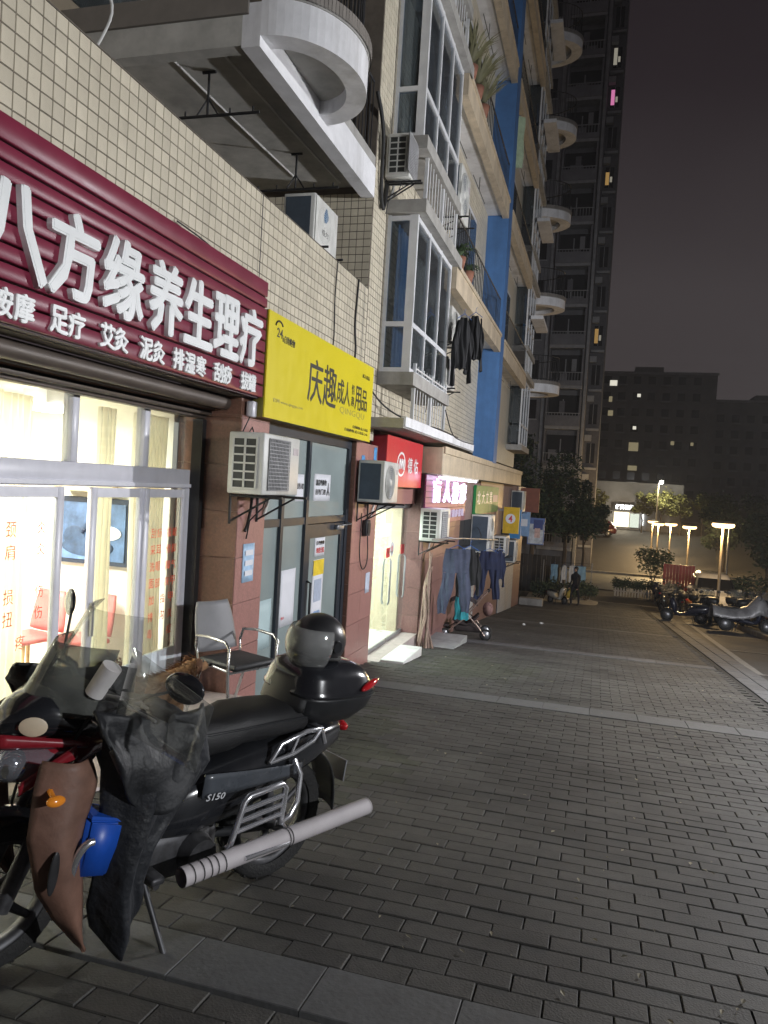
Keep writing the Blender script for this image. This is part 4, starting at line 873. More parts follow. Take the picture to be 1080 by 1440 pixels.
def wheel(xc, zc, r, wd, nm):
    t = MB(); t.lathe([(r-.07, -wd*.36), (r-.02, -wd*.5), (r-.004, -wd*.3), (r, 0), (r-.004, wd*.3), (r-.02, wd*.5), (r-.07, wd*.36)], 40, m=Matrix.Translation((xc, 0, zc)) @ Matrix.Rotation(R(90), 4, 'X'))
    for i in range(40):
        a = 2*math.pi*i/40; s = 1 if i % 2 else -1
        t.tube([(xc+(r+.001)*math.cos(a), s*.004, zc+(r+.001)*math.sin(a)), (xc+(r-.008)*math.cos(a+.07), s*wd*.42, zc+(r-.008)*math.sin(a+.07))], .006, 4)
    w_ = obj('wheel', t, rubber, mc)
    q = MB().lathe([(r-.065, -.03), (r-.085, -.03), (r-.095, 0), (r-.085, .03), (r-.065, .03), (r-.065, -.03)], 40, m=Matrix.Translation((xc, 0, zc)) @ Matrix.Rotation(R(90), 4, 'X')); obj('rim', q, engm, w_)
    q = MB()
    for i in range(5):
        a = 2*math.pi*i/5; q.tube([(xc+.04*math.cos(a), 0, zc+.04*math.sin(a)), (xc+(r-.085)*math.cos(a), 0, zc+(r-.085)*math.sin(a))], [.022, .014], 6)
    q.tube([(xc, -.06, zc), (xc, .06, zc)], .05, 14); obj('hub', q, engm, w_)
wheel(0, .29, .29, .11, 'rear'); wheel(1.32, .28, .28, .095, 'front')
# frame, engine, swing arm, forks
fm = MB(); fm.tube([(0, .08, .29), (.35, .09, .33), (.55, .08, .36)], .022, 8).tube([(0, -.08, .29), (.55, -.08, .36)], .022, 8)
fm.tube([(1.06, 0, .92), (.9, 0, .6), (.72, 0, .34), (.45, 0, .28)], .026, 8); obj('frame', fm, blk, mc)
eg = MB(); eg.box(.42, .8, -.13, .13, .2, .42, b=.05); eg.tube([(.72, 0, .38), (.92, 0, .44)], [.075, .06], 14); eg.tube([(.55, .13, .31), (.55, .19, .31)], [.085, .07], 18); obj('engine', eg, engm, mc)
for s in (-1, 1): obj('fork', MB().tube([(1.12, s*.085, .82), (1.24, s*.085, .5)], .022, 10).tube([(1.24, s*.085, .5), (1.32, s*.085, .27)], .032, 10), engm, mc)
obj('front_fender', MB().grid(lambda u, v: (1.32+.315*math.cos(R(15+125*u)), (v-.5)*.13, .28+.315*math.sin(R(15+125*u)) - .03*(2*v-1)**2), 18, 6, thick=.006), blkg, mc)
obj('rear_fender', MB().grid(lambda u, v: (-.04-.32*math.sin(u*1.5), (v-.5)*.15, .66-.36*u*u - .03*(2*v-1)**2), 14, 6, thick=.008), blk, mc)
pl = obj('number_plate', MB().box(-.40, -.392, -.085, .085, .42, .53), M('plate_back', (.18, .18, .2), .4), mc)
# body
b = MB(); loft(b, [(-.36, 0, .70, .03, .03), (-.28, 0, .69, .10, .06), (-.1, 0, .66, .14, .10), (.15, 0, .60, .165, .14), (.4, 0, .54, .175, .15), (.6, 0, .50, .165, .14), (.76, 0, .46, .12, .11), (.82, 0, .44, .05, .06)], 24); obj('body', b, blkg, mc)
for s in (-1, 1):
    pn = obj('side_panel', MB().grid(lambda u, v: (.60-.56*u, s*(.182+.012*math.sin(math.pi*u)), .61-.01*u+(.085*(1-abs(2*v-1)**2)*.0+(v-.5)*(.10-.05*u))), 12, 4, thick=.006*s), grey_side, mc)
lf = (Vector((-1, 0, -.06)).normalized(), Vector((-.06, 0, 1)).normalized(), Vector((0, 1, 0)))
lettering('lettering', 'S150', M('silver_decal', (.55, .56, .58), .4), mc, .54, .1985, .566, .028, .095, .01, .001, face=lf, italic=.25)
s_ = MB(); loft(s_, [(-.06, 0, .80, .09, .05), (0, 0, .80, .13, .075), (.2, 0, .80, .145, .082), (.36, 0, .795, .14, .082), (.42, 0, .775, .135, .085), (.56, 0, .76, .12, .085), (.68, 0, .77, .09, .07), (.74, 0, .79, .05, .035)], 24, p=2.6)
for i, q in enumerate(s_.v): s_.v[i] = (q[0], q[1], q[2] + .003*wob(*q))
so_ = obj('seat', s_, vinyl, mc)
for s in (-1, 1): obj('piping', MB().tube([(.68, s*.085, .80), (.56, s*.122, .80), (.42, s*.137, .81), (.2, s*.147, .825), (0, s*.132, .82)], .005, 6), blk, so_)
for s in (-1, 1):
    obj('control_cable', MB().tube([(1.03, s*.22, 1.02), (1.12, s*.2, 1.07), (1.2, s*.12, 1.0), (1.18, s*.06, .88)], .006, 6), cable_m, mc); obj('brake_hose', MB().tube([(1.05, s*.2, 1.0), (1.16, s*.17, .96), (1.2, s*.12, .8), (1.26, s*.1, .45)], .006, 6), cable_m, mc)
obj('chain_case', MB().box(.02, .5, -.13, -.10, .25, .36, b=.02), blk, mc); obj('shock_absorber', MB().tube([(.12, .12, .32), (.22, .13, .6)], .03, 12), engm, mc)
obj('tail_lamp', MB().sphere((-.37, 0, .70), (.03, .07, .03)), redl, mc)
# chrome rails
tr = MB()
for s in (-1, 1):
    tr.tube([(.25, s*.18, .655), (.20, s*.185, .735), (.05, s*.185, .775), (-.05, s*.18, .775), (-.09, s*.18, .70)], .011, 8).tube([(.25, s*.18, .655), (.12, s*.188, .68), (0, s*.188, .725), (-.05, s*.18, .775)], .011, 8).tube([(.13, s*.186, .682), (.10, s*.186, .757)], .008, 8)
tr.tube([(-.05, -.18, .775), (-.05, .18, .775)], .011, 8); obj('tail_rail', tr, chrome, mc)
for s in (1, -1):
    g = MB(); y = s*.255
    g.tube([(.47, y, .365), (.43, y, .545), (.405, y, .565), (.225, y, .585), (.20, y, .565), (.195, y, .40)], .014, 10).tube([(.47, y, .365), (.49, y, .355)], .014, 8)
    for k in range(1, 4): t = k/4; g.tube([(.43+.035*t, y, .55-.175*t+.0), (.20-.003*t, y, .575-.17*t)], .0115, 8)
    g.tube([(.12, s*.2, .66), (.10, s*.235, .60), (.10, s*.245, .48), (.14, s*.25, .42), (.19, y, .41)], .013, 10)
    gd_ = obj('luggage_guard', g, chrome, mc)
    fb = obj('foot_board', MB().box(.20, .47, s*.25, s*.34, .345, .362, b=.006), blk, mc); obj('edge_bar', MB().tube([(.46, s*.345, .35), (.22, s*.345, .358), (.19, s*.33, .362), (.185, y, .40)], .011, 8), chrome, fb)
# pipe lashed along the side
pp = MB(); a0, a1 = Vector((.735, .30, .325)), Vector((-.31, .325, .405)); pp.tube([a0, a1], .039, 22, cap=False); pp.tube([a0, a1], .034, 22, cap=False); pp.tube([a1 + (a0-a1)*.0, a1+(a0-a1)*.004], .041, 22)
po = obj('pvc_pipe', pp, gpipe, mc)
for t in (.035, .075, .11, .14, .175, .50, .515): q = a0 + (a1-a0)*t; obj('cable_tie', MB().tube([q, q+(a1-a0).normalized()*.006], .0405, 20, cap=False), cable_m, po)
# stand and foot rests
obj('side_stand', MB().tube([(.80, .12, .30), (.79, .2, .2), (.75, .315, .005)], .012, 8).box(.72, .79, .295, .345, -.0, .012, b=.004), engm, mc)
obj('foot_rest', MB().tube([(.82, .08, .29), (.82, .27, .30)], .016, 8).box(.79, .85, .17, .28, .305, .335, b=.01).tube([(.86, .1, .27), (.95, .14, .30), (.99, .2, .33)], .009, 6), engm, mc)
# front: lamp, fairing, nose, screens
f_ = MB(); loft(f_, [(1.08, 0, .845, .165, .04), (1.18, 0, .815, .172, .075), (1.28, 0, .79, .155, .082), (1.35, 0, .785, .11, .07), (1.38, 0, .785, .05, .04)], 24, p=2.6); fo = obj('front_fairing', f_, redp, mc)
for s in (-1, 1):
    obj('red_blade', MB().grid(lambda u, v: (1.44-.28*u, s*(.105+.085*u+.01*math.sin(v*3.1)), .885-.015*u+.055*(v-.5)*(1-.55*u)), 10, 3, thick=.014*s), redp, fo)
    obj('red_blade', MB().grid(lambda u, v: (1.20+.17*u, s*(.187-.028*u+.01*math.sin(v*3.1)), .85-.115*u+.04*(v-.5)*(1.1-.4*u)), 10, 3, thick=.014*s), redp, fo)
h_ = MB(); loft(h_, [(1.21, 0, .80, .176, .05), (1.29, 0, .795, .17, .075), (1.37, 0, .79, .14, .072), (1.44, 0, .795, .085, .055), (1.47, 0, .80, .04, .03)], 24, p=2.4); ho = obj('headlamp', h_, lens, mc)
for s in (-1, 1): obj('reflector', MB().sphere((1.36, s*.082, .79), (.06, .05, .055)), M('mirror_reflector', (.9, .9, .9), .06, metal=1, var=.02), ho)
n_ = MB(); loft(n_, [(1.10, 0, .90, .14, .04), (1.19, 0, .93, .155, .075), (1.27, 0, .945, .135, .085), (1.35, 0, .925, .09, .06), (1.40, 0, .905, .04, .03)], 24, p=2.4); no = obj('nose_cowl', n_, blkg, mc)
for s in (-1, 1): mbq = MB().lathe([(0, .004), (.030, .003), (.034, 0)], 20, m=Matrix.Translation((1.325, s*.112, .925)) @ Matrix.Rotation(R(-28*s), 4, 'Z') @ Matrix.Rotation(R(-90*s), 4, 'X') @ Matrix.Scale(1.35, 4, (1, 0, 0))); obj('badge', mbq, M('cream_badge', (.55, .45, .32), .5), no)
for s in (-1, 1): obj('turn_signal', MB().sphere((1.325, s*.33, .755), (.032, .018, .018)).tube([(1.29, s*.16, .77), (1.325, s*.32, .755)], .010, 6), amber, mc)
obj('smoked_screen', MB().grid(lambda u, v: (1.33-.10*v-.16*(2*u-1)**2, (u-.5)*.40*(1-.25*v), .96+.23*v), 14, 8, thick=.003), smoke, mc)
obj('windscreen', MB().grid(lambda u, v: (1.20-.09*v-.14*(2*u-1)**2, (u-.5)*.58*(1-.42*v**2.4), .95+.36*v), 18, 12, thick=.003), scr, mc)
obj('hand_screen', MB().grid(lambda u, v: (1.12-.06*u-.03*v, .26+.40*u, .96+(.27-.06*u)*v-.03*u), 8, 6, thick=.003), scr, mc)
obj('dashboard', MB().box(1.06, 1.2, -.11, .11, .985, 1.03, b=.015), blk, mc)
hb = MB(); hb.tube([(.97, -.36, 1.0), (1.02, -.24, 1.02), (1.07, -.08, 1.0), (1.07, .08, 1.0), (1.02, .24, 1.02), (.97, .36, 1.0)], .012, 10); ho2 = obj('handlebar', hb, steel, mc)
for s in (-1, 1):
    obj('grip', MB().tube([(1.005, s*.25, 1.015), (.965, s*.375, 1.0)], .019, 10), rubber, ho2)
    obj('lever', MB().tube([(1.06, s*.20, 1.02), (1.07, s*.26, 1.015), (1.035, s*.38, 1.0)], .006, 6), steel, ho2)
obj('phone_holder', MB().tube([(1.15, .16, 1.04), (1.125, .205, 1.15)], [.034, .036], 18), M('white_cylinder', (.55, .53, .52), .45, dirt=.2), mc)
for s, zt, xo in ((1, 1.10, .94), (-1, 1.235, .99)):
    mo = obj('mirror', MB().tube([(1.04, s*.22, 1.02), (1.03, s*.30, 1.06), (xo, s*.36, zt)], .006, 6), blk, mc)
    q = MB(); q.sphere((0, 0, 0), (.016, .085, .055), m=Matrix.Translation((xo, s*.385, zt+.01)) @ Matrix.Rotation(R(18*s), 4, 'Z')); obj('mirror_shell', q, blkg, mo)
# brown leg guard, flaps, apron
def lerp(tab, z):
    for (a, va), (b_, vb) in zip(tab, tab[1:]):
        if z <= b_: return va + (vb-va)*(z-a)/(b_-a)
    return tab[-1][1]
xr_ = [(.15, 1.085), (.35, 1.13), (.58, 1.18), (.70, 1.155), (.76, 1.14), (.82, 1.16), (.88, 1.19)]; xl_ = [(.15, 1.10), (.28, 1.21), (.41, 1.30), (.60, 1.36), (.76, 1.355), (.82, 1.345), (.88, 1.32)]
for s in (1, -1):
    g = obj('leg_guard', MB().grid(lambda u, v: ((lambda z: (lerp(xr_, z)*(1-v)+lerp(xl_, z)*v, s*(.25+.05*math.sin(math.pi*v)+.035*math.sin(math.pi*u)-.03*v), z))(.15+.70*u)), 26, 10, thick=.01*s), brownp, mc)
    obj('slot_shade', MB().sphere((1.285, s*.322, .50), (.018, .006, .075)), iron, g)  # dark lump on the guard paints the shade inside a slot
def apron(u, v):
    # v 0 top .. 1 bottom, u 0 back .. 1 front
    z = .99 - .87*v; xb = lerp([(0, .72), (.25, .68), (.42, .79), (.58, .89), (.72, .91), (.92, .865), (1, .89)], v); xf = lerp([(0, 1.14), (.3, 1.13), (.6, 1.10), (.85, 1.08), (1, 1.05)], v)
    x = xb + (xf-xb)*u; y = .17 + .14*math.sin(math.pi*min(1, .15+u*.7)) + .05*math.sin(v*3.1) + .008*wob(x*.7, u*.6, z*.5) + .022*math.sin(u*9+v*3.5+.8*math.sin(v*5)) + .012*math.sin(u*4-v*7)
    return (x, y, z + .012*math.sin(u*9)*v + .07*abs(2*u-1)**2.2*max(0, v-.75)*4)
for s in (1, -1):
    obj('leg_apron', MB().grid(lambda u, v: (lambda p: (p[0], s*p[1], p[2]))(apron(u, v)), 30, 44, thick=.012*s), cloth, mc)
ctr = MB().grid(lambda u, v: (.70+.44*v, (u-.5)*.50, .90+.09*v - .55*abs(2*u-1)**3*.18 + .012*wob(u*2, v*2, 0)), 20, 16, thick=.012); obj('apron_top', ctr, cloth, mc)
def flap(u, v):
    x = .82 + .40*u; z = 1.03 - (.12+.22*math.sin(math.pi*min(1, .1+u*.9)))*v - .06*(1-u)*1.2; y = .30 + .075*math.sin(math.pi*v*.6) + .014*math.sin(u*11+v*5) + .012*math.sin(v*9-u*6)
    return (x - .03*v, y, z)
obj('hand_muff', MB().grid(flap, 26, 18, thick=.012), cloth2, mc)
obj('hand_muff', MB().grid(lambda u, v: (lambda p: (p[0], -p[1], p[2]))(flap(u, v)), 26, 18, thick=-.012), cloth2, mc)
obj('crash_bar', MB().tube([(1.17+.04*math.cos(a), .31+.02*math.sin(a), .50+.085*math.sin(a)) for a in [R(-80+20*i) for i in range(10)]], .014, 8), chrome, mc)
# top box
tb = MB(); loft(tb, [(.765, -.16, 0, .13, .11), (.785, -.17, 0, .18, .15), (.84, -.18, 0, .245, .19), (.90, -.185, 0, .265, .205), (.915, -.185, 0, .27, .21)], 32, axis='z', p=3.4); to = obj('top_box', tb, blk, mc)
tb = MB(); loft(tb, [(.916, -.185, 0, .275, .215), (.93, -.185, 0, .275, .215), (.945, -.18, 0, .262, .205), (1.0, -.165, 0, .238, .19), (1.04, -.15, 0, .205, .165), (1.062, -.14, 0, .15, .12), (1.068, -.14, 0, .08, .07)], 32, axis='z', p=3.2); obj('lid', tb, blkg, to)
obj('back_pad', MB().grid(lambda u, v: (.115-.035*v-.05*(2*u-1)**2, (u-.5)*.30, .85+.15*v), 10, 6, thick=.03), vinyl, to)
for s in (-1, 1): obj('reflector', MB().sphere((0, 0, 0), (.085, .02, .02), m=Matrix.Translation((-.335, s*.192, .965)) @ Matrix.Rotation(R(14*s), 4, 'Z') @ Matrix.Rotation(R(12), 4, 'Y')), redl, to)
obj('lock', MB().box(.07, .085, -.03, .03, .90, .95, b=.006), engm, to)
Ang = R(24); hd = Vector((-math.sin(Ang), -math.cos(Ang), 0)); hd.z = -SL*hd.y; hd.normalize(); upv = Vector((0, SL, 1)).normalized(); lv = upv.cross(hd).normalized(); upv = hd.cross(lv)
Rm = Matrix((hd, lv, upv)).transposed().to_4x4() @ Matrix.Rotation(R(-7), 4, 'X')
MCM = Matrix.Translation((-1.46, 3.38, gz(3.38)+.004)) @ Rm
mc.matrix_basis = MCM; WM[mc] = MCM
# helmet on the top box
hm = thing('helmet', 'matt black open-face helmet with clear visor resting on the motorcycle top box', 'helmet')
hc = (-.08, .03, 1.155)
q = MB(); q.sphere((0, 0, 0), (.150, .125, .135), 28, 18, z0=0, z1=R(118)); q.sphere((0, 0, 0), (.140, .116, .126), 28, 18, z0=0, z1=R(118)); 
obj('shell', q, M('matt_black_shell', (.02, .02, .022), .33, var=.15, dirt=.1), hm, m=Matrix.Translation(hc) @ Matrix.Rotation(R(-6), 4, 'Y'))
obj('rim', MB().tube([(.135*math.cos(2*math.pi*i/30), .112*math.sin(2*math.pi*i/30), -.063) for i in range(30)], .009, 8, closed=True), rubber, hm, m=Matrix.Translation(hc) @ Matrix.Rotation(R(-6), 4, 'Y'))
def vis(u, v):
    a = R(-80+160*u); e_ = R(28-78*v); return (.168*math.cos(e_)*math.cos(a)+.01*v, .135*math.cos(e_)*math.sin(a), .150*math.sin(e_))
vo = obj('visor', MB().grid(vis, 20, 10, thick=.003), GL('visor_glass', (.86, .88, .86), .9, .03, .30, (.5, .5, .5)), hm, m=Matrix.Translation(hc))
for s in (-1, 1): obj('pivot', MB().tube([(hc[0]+.0, hc[1]+s*.112, hc[2]+.0), (hc[0], hc[1]+s*.137, hc[2]+.0)], [.034, .028], 18), blkg, hm)
obj('liner', MB().sphere((hc[0], hc[1], hc[2]-.01), (.12, .1, .07)), vinyl, hm)
hm.matrix_basis = MCM; WM[hm] = MCM
# blue container wedged behind the leg guard
jc = thing('plastic_container', 'bright blue plastic container tucked behind the brown leg guard', 'container')
bp = M('blue_plastic', (.010, .075, .42), .42, var=.2, scale=4, dirt=.2, dcol=(.02, .04, .12))
q = MB(); q.add([(1.075, .235, .44), (1.18, .235, .45), (1.18, .34, .46), (1.075, .345, .44), (1.035, .235, .63), (1.17, .235, .67), (1.175, .35, .66), (1.035, .36, .625)], [(0,3,2,1),(4,5,6,7),(0,1,5,4),(1,2,6,5),(2,3,7,6),(3,0,4,7)])
bm = bmesh.new(); vv = [bm.verts.new(v) for v in q.v]; [bm.faces.new([vv[i] for i in f]) for f in q.f]; bmesh.ops.bevel(bm, geom=bm.edges[:], offset=.008, segments=2, affect='EDGES'); q = MB(); q.frombm(bm)
obj('body', q, bp, jc); q = MB().add([(1.037, .237, .636), (1.168, .237, .674), (1.173, .348, .664), (1.037, .358, .631), (1.045, .245, .645), (1.16, .245, .682), (1.165, .34, .672), (1.045, .35, .640)], [(0,3,2,1),(4,5,6,7),(0,1,5,4),(1,2,6,5),(2,3,7,6),(3,0,4,7)]); obj('lid', q, bp, jc)
jc.matrix_basis = MCM @ Matrix.Translation((.0, -.035, -.01)); WM[jc] = jc.matrix_basis.copy()

# ------------------------------------------------------------------ grey armchair with steel frame by the pier
ch = thing('chair', 'grey backed office armchair with curved steel arms standing on the step by the pier', 'chair')
gch = M('grey_backrest', (.20, .20, .21), .55, var=.1); tubem = M('satin_tube', (.5, .5, .5), .28, metal=.9)
obj('backrest', MB().grid(lambda u, v: (-.20-.10*v+.045*math.cos((u-.5)*2.5)-.04, (u-.5)*.42*(1-.22*v**3), .50+.40*v), 14, 10, thick=.018), gch, ch)
obj('seat', MB().box(-.21, .24, -.22, .22, .42, .475, b=.025), vinyl, ch)
for s in (-1, 1):
    obj('arm', MB().tube([(-.22, s*.235, .56), (-.20, s*.25, .65), (-.05, s*.26, .665), (.16, s*.26, .655), (.21, s*.26, .61), (.205, s*.26, .42), (.235, s*.26, .012)], .0125, 8), tubem, ch)
    obj('leg', MB().tube([(-.12, s*.245, .42), (-.28, s*.26, .012)], .0125, 8), tubem, ch); obj('arm_link', MB().tube([(-.22, s*.235, .56), (-.20, s*.225, .44), (.2, s*.24, .42)], .011, 8), tubem, ch)
obj('crossbar', MB().tube([(-.1, -.245, .41), (-.1, .245, .41)], .011, 8).tube([(.2, -.255, .41), (.2, .255, .41)], .011, 8), tubem, ch)
place(ch, (-2.80, 5.74, gz(5.72)+.17), R(-22))
bx('slab', st_m, stp, W+.285, -2.45, 5.0, 6.4, -1.0, gz(5.72)+.168, b=.012)

# ------------------------------------------------------------------ brown dog on the step
dog_m = M('brown_fur', (.19, .10, .045), .95, var=.35, scale=14, bump=.8, bscale=90); dog_d = M('dark_brown_fur', (.10, .045, .022), .95, var=.35, scale=14)
dg = thing('dog', 'small shaggy brown dog standing on the step behind the motorcycle', 'dog')
def skin(name, joints, edges, parent, mat, sub=2):
    me = bpy.data.meshes.new(name); me.from_pydata([j[:3] for j in joints], edges, []); me.materials.append(mat)
    o = bpy.data.objects.new(name, me); col.objects.link(o); o.parent = parent; WM[o] = I4
    sk = o.modifiers.new('skin', 'SKIN'); sk.use_smooth_shade = True; lay = me.skin_vertices[0] if me.skin_vertices else None
    for i, j in enumerate(joints): me.skin_vertices[0].data[i].radius = (j[3], j[4] if len(j) > 4 else j[3])
    me.skin_vertices[0].data[0].use_root = True
    ss = o.modifiers.new('sub', 'SUBSURF'); ss.levels = ss.render_levels = sub; return o
J = [(0, 0, .26, .10, .095), (-.17, 0, .27, .095), (.16, 0, .275, .10, .10), (.27, 0, .34, .068), (.33, 0, .40, .068), (.41, 0, .38, .042, .04), (.455, 0, .37, .026)]
E_ = [(0, 1), (0, 2), (2, 3), (3, 4), (4, 5), (5, 6)]
for sx2, hx in ((1, .17), (-1, -.19)):
    for s in (-1, 1):
        k = len(J)
        if sx2 > 0: J += [(hx, s*.06, .17, .043), (hx-.015, s*.06, .09, .028), (hx, s*.06, .03, .024), (hx+.03, s*.06, .012, .022)]
        else: J += [(hx+.04, s*.06, .17, .05), (hx-.05, s*.06, .10, .028), (hx-.03, s*.06, .03, .024), (hx, s*.06, .012, .022)]
        E_ += [(2 if sx2 > 0 else 1, k), (k, k+1), (k+1, k+2), (k+2, k+3)]
k = len(J); J += [(-.26, 0, .36, .04), (-.31, 0, .44, .05), (-.29, 0, .50, .04)]; E_ += [(1, k), (k, k+1), (k+1, k+2)]
skin('body', J, E_, dg, dog_m)
for s in (-1, 1): obj('ear', MB().sphere((0, 0, 0), (.03, .012, .055), m=Matrix.Translation((.32, s*.066, .40))), dog_d, dg)
obj('nose', MB().sphere((.475, 0, .378), .014), iron, dg)
for s in (-1, 1): obj('eye', MB().sphere((.385, s*.03, .418), .009), iron, dg)
fur = MB(); rf_ = random.Random(4)
for i in range(2600):
    t = rf_.random()
    if t < .28: c0 = Vector((-.29+rf_.uniform(-.03, .03), 0, .45+rf_.uniform(-.07, .06))); rad = .045
    else: c0 = Vector((rf_.uniform(-.24, .36), 0, .27)); c0.z += max(0, c0.x-.2)*.75; rad = .09 if c0.x < .25 else .062
    a = rf_.uniform(0, 6.28); d = Vector((rf_.uniform(-.4, .1), math.cos(a), math.sin(a))).normalized(); p0 = c0 + d*rad*1.0; p1 = p0 + (d + Vector((-.8, 0, -.4))).normalized()*rf_.uniform(.05, .10); sd_ = d.cross(Vector((1, .2, .1))).normalized()*.007
    fur.add([p0-sd_, p0+sd_, p1], [(0, 1, 2)])
obj('fur', fur, dog_m, dg, kind='stuff')
place(dg, (-3.10, 5.0, FL-.01), R(70), s=1.15)

# ------------------------------------------------------------------ clothes hung out
hp = thing('clothes_pole', 'thin metal pole for drying clothes along the shops', 'pole', (-2.4, 14, .7))
obj('rod', MB().tube([(-2.45, 11.6, .80), (-2.4, 14, .70), (-2.4, 19.2, .40)], .014, 8), steel, hp)
for y, z in ((13.3, .73), (18.6, .43)): obj('arm', MB().tube([(-2.98, y, z+.05), (-2.4, y, z)], .012, 6), steel, hp)
obj('rope', MB().tube([(-2.4, 16.5, .56), (-2.7, 18.0, .68), (-2.97, 19, .75)], .008, 5), cable_m, hp)
navy = M('navy_cloth', (.012, .018, .05), .85, var=.3, scale=10); greyb = M('grey_blue_cloth', (.05, .06, .10), .85, var=.25, scale=10, bump=.3, bscale=25); blackc = M('black_cloth', (.012, .012, .014), .85, var=.3); tealc = M('teal_cloth', (.02, .25, .30), .8); whitec = M('pale_cloth', (.45, .5, .58), .85, var=.2)
def garment(name, label, cat, x, y, zt, h, wd, mat, style, dpt=.05):
    """hanging cloth: y across, z down; seen along the street so it is turned towards the camera"""
    t = thing(name, label, cat, (0, 0, 0), 'clothes hung out to dry'); n2 = 14
    ph_ = random.uniform(0, 6)
    def sheet(fa, fb, v0, v1):
        q = MB()
        for s in (1, -1):
            def fn(u, v):
                vv = v0+(v1-v0)*v; a, b_ = fa(vv), fb(vv); xx = a+(b_-a)*u
                return (xx*wd + .012*math.sin(11*vv+ph_+5*u), s*dpt*(.55+.3*math.sin(13*xx+3*vv+ph_)+.25*math.sin(31*xx-6*vv))*math.sin(math.pi*min(1, max(0, .06+.88*u))) + .03*math.sin(4*vv+ph_)*vv, -vv*h + .012*math.sin(17*xx+ph_)*(1 if v > .95 else 0))
            q.grid(fn, n2, 14)
        return q
    if style == 'trousers':
        ou = lambda v: .40+.10*min(1, v*3.0)+.03*math.sin(v*7+ph_); inn = lambda v: max(0, (v-.36))*.42
        obj('waist', sheet(lambda v: -ou(v), ou, 0, .375), mat, t); obj('trouser_leg', sheet(lambda v: -ou(v)-.10*(v-.37), lambda v: -inn(v), .37, 1), mat, t); obj('trouser_leg', sheet(inn, lambda v: ou(v)+.05*(v-.37), .37, .97), mat, t)
    elif style == 'top':
        obj('body', sheet(lambda v: -.16-.2*min(1, v*6), lambda v: .16+.2*min(1, v*6), .0, .75), mat, t); obj('sleeve', sheet(lambda v: -.30-.22*min(1, v*3), lambda v: -.30-.02*v, .05, 1), mat, t); obj('sleeve', sheet(lambda v: .30+.02*v, lambda v: .30+.2*min(1, v*3), .05, .95), mat, t)
    else: obj('cloth', sheet(lambda v: -.5, lambda v: .5, 0, 1), mat, t)
    obj('hanger', MB().tube([(-.36*wd, 0, -.02*h), (0, 0, .07), (.36*wd, 0, -.02*h)], .006, 5).tube([(0, 0, .07), (0, 0, .13), (.02, 0, .15)], .004, 5), M('blue_hanger', (.03, .12, .4), .4), t)
    place(t, (x, y, zt), R(20)+random.uniform(-.25, .25)); return t
garment('trousers', 'grey blue trousers hanging in front of the wall by the glass door', 'trousers', -2.36, 13.35, .55, 1.15, .52, greyb, 'trousers')
garment('jacket', 'black long-sleeved top hanging behind the grey blue trousers', 'clothing', -2.22, 13.9, .52, .88, .44, blackc, 'top')
garment('towel', 'teal towel hanging below the grey blue trousers', 'towel', -2.38, 14.3, -.25, .6, .26, tealc, 'cloth')
garment('trousers', 'navy trousers hanging by the white shutter', 'trousers', -2.36, 17.6, .22, 1.12, .52, navy, 'trousers', .08)
garment('jacket', 'dark navy top hanging just behind the navy trousers', 'clothing', -2.2, 18.1, .22, .9, .34, navy, 'top')
garment('coat', 'black coat hanging from the balcony by the lower bay window', 'coat', -2.42, 12.95, 4.5, 1.15, .36, blackc, 'top', .08)
garment('jacket', 'black jacket hanging beside the black coat under the balcony', 'clothing', -2.3, 13.35, 4.62, 1.0, .32, blackc, 'top', .08)
garment('towel', 'pale green cloth hanging on the balcony beyond the blue fin', 'towel', -2.75, 20.2, 11.3, 1.3, .5, M('pale_green_cloth', (.40, .5, .34), .8, var=.2), 'cloth')
# ------------------------------------------------------------------ pushchair
pc = thing('pushchair', 'dark folding pushchair with pale frame standing by the hanging clothes', 'pushchair')
frm2 = M('bronze_frame', (.35, .27, .23), .35, metal=.6); fab = M('dark_fabric', (.03, .022, .022), .9, var=.3)
for s in (-1, 1):
    obj('frame_rail', MB().tube([(-.42, s*.24, .10), (-.05, s*.24, .42), (.32, s*.23, .92), (.40, s*.22, 1.0)], .014, 8), frm2, pc)
    obj('frame_leg', MB().tube([(.0, s*.24, .50), (.22, s*.25, .30), (.38, s*.26, .10)], .013, 8), frm2, pc)
    for xw, rw in ((-.44, .10), (.40, .12)):
        q = MB().lathe([(rw-.03, -.02), (rw, -.02), (rw, .02), (rw-.03, .02)], 22, m=Matrix.Translation((xw, s*.25, rw)) @ Matrix.Rotation(R(90), 4, 'X')); wo_ = obj('wheel', q, rubber, pc)
        obj('hub', MB().lathe([(0, -.012), (rw-.03, -.012), (rw-.03, .012), (0, .012)], 16, m=Matrix.Translation((xw, s*.25, rw)) @ Matrix.Rotation(R(90), 4, 'X')), steel, wo_)
obj('handle', MB().tube([(.40, -.22, 1.0), (.43, -.1, 1.02), (.43, .1, 1.02), (.40, .22, 1.0)], .018, 8), rubber, pc)
obj('seat', MB().grid(lambda u, v: (-.28+.5*u, (v-.5)*.42, .40-.10*math.sin(u*2.2)+.42*max(0, u-.55)), 14, 8, thick=.04), fab, pc)
obj('canopy', MB().grid(lambda u, v: (-.10+.34*math.cos(R(30+110*u))*1.0, (v-.5)*.44, .62+.24*math.sin(R(30+110*u))-.05*(2*v-1)**2), 12, 8, thick=.015), fab, pc)
obj('basket', MB().box(-.25, .3, -.2, .2, .14, .28, b=.04), fab, pc); obj('footrest', MB().box(-.50, -.36, -.17, .17, .22, .25, b=.01), fab, pc)
obj('bag', MB().sphere((.42, 0, .62), (.11, .16, .15)), M('brown_bag', (.16, .09, .08), .8, var=.3), pc)
place(pc, (-2.52, 15.9, gz(15.9)+.005), R(8))
lit_m = M('litter_white', (.6, .6, .58), .7)
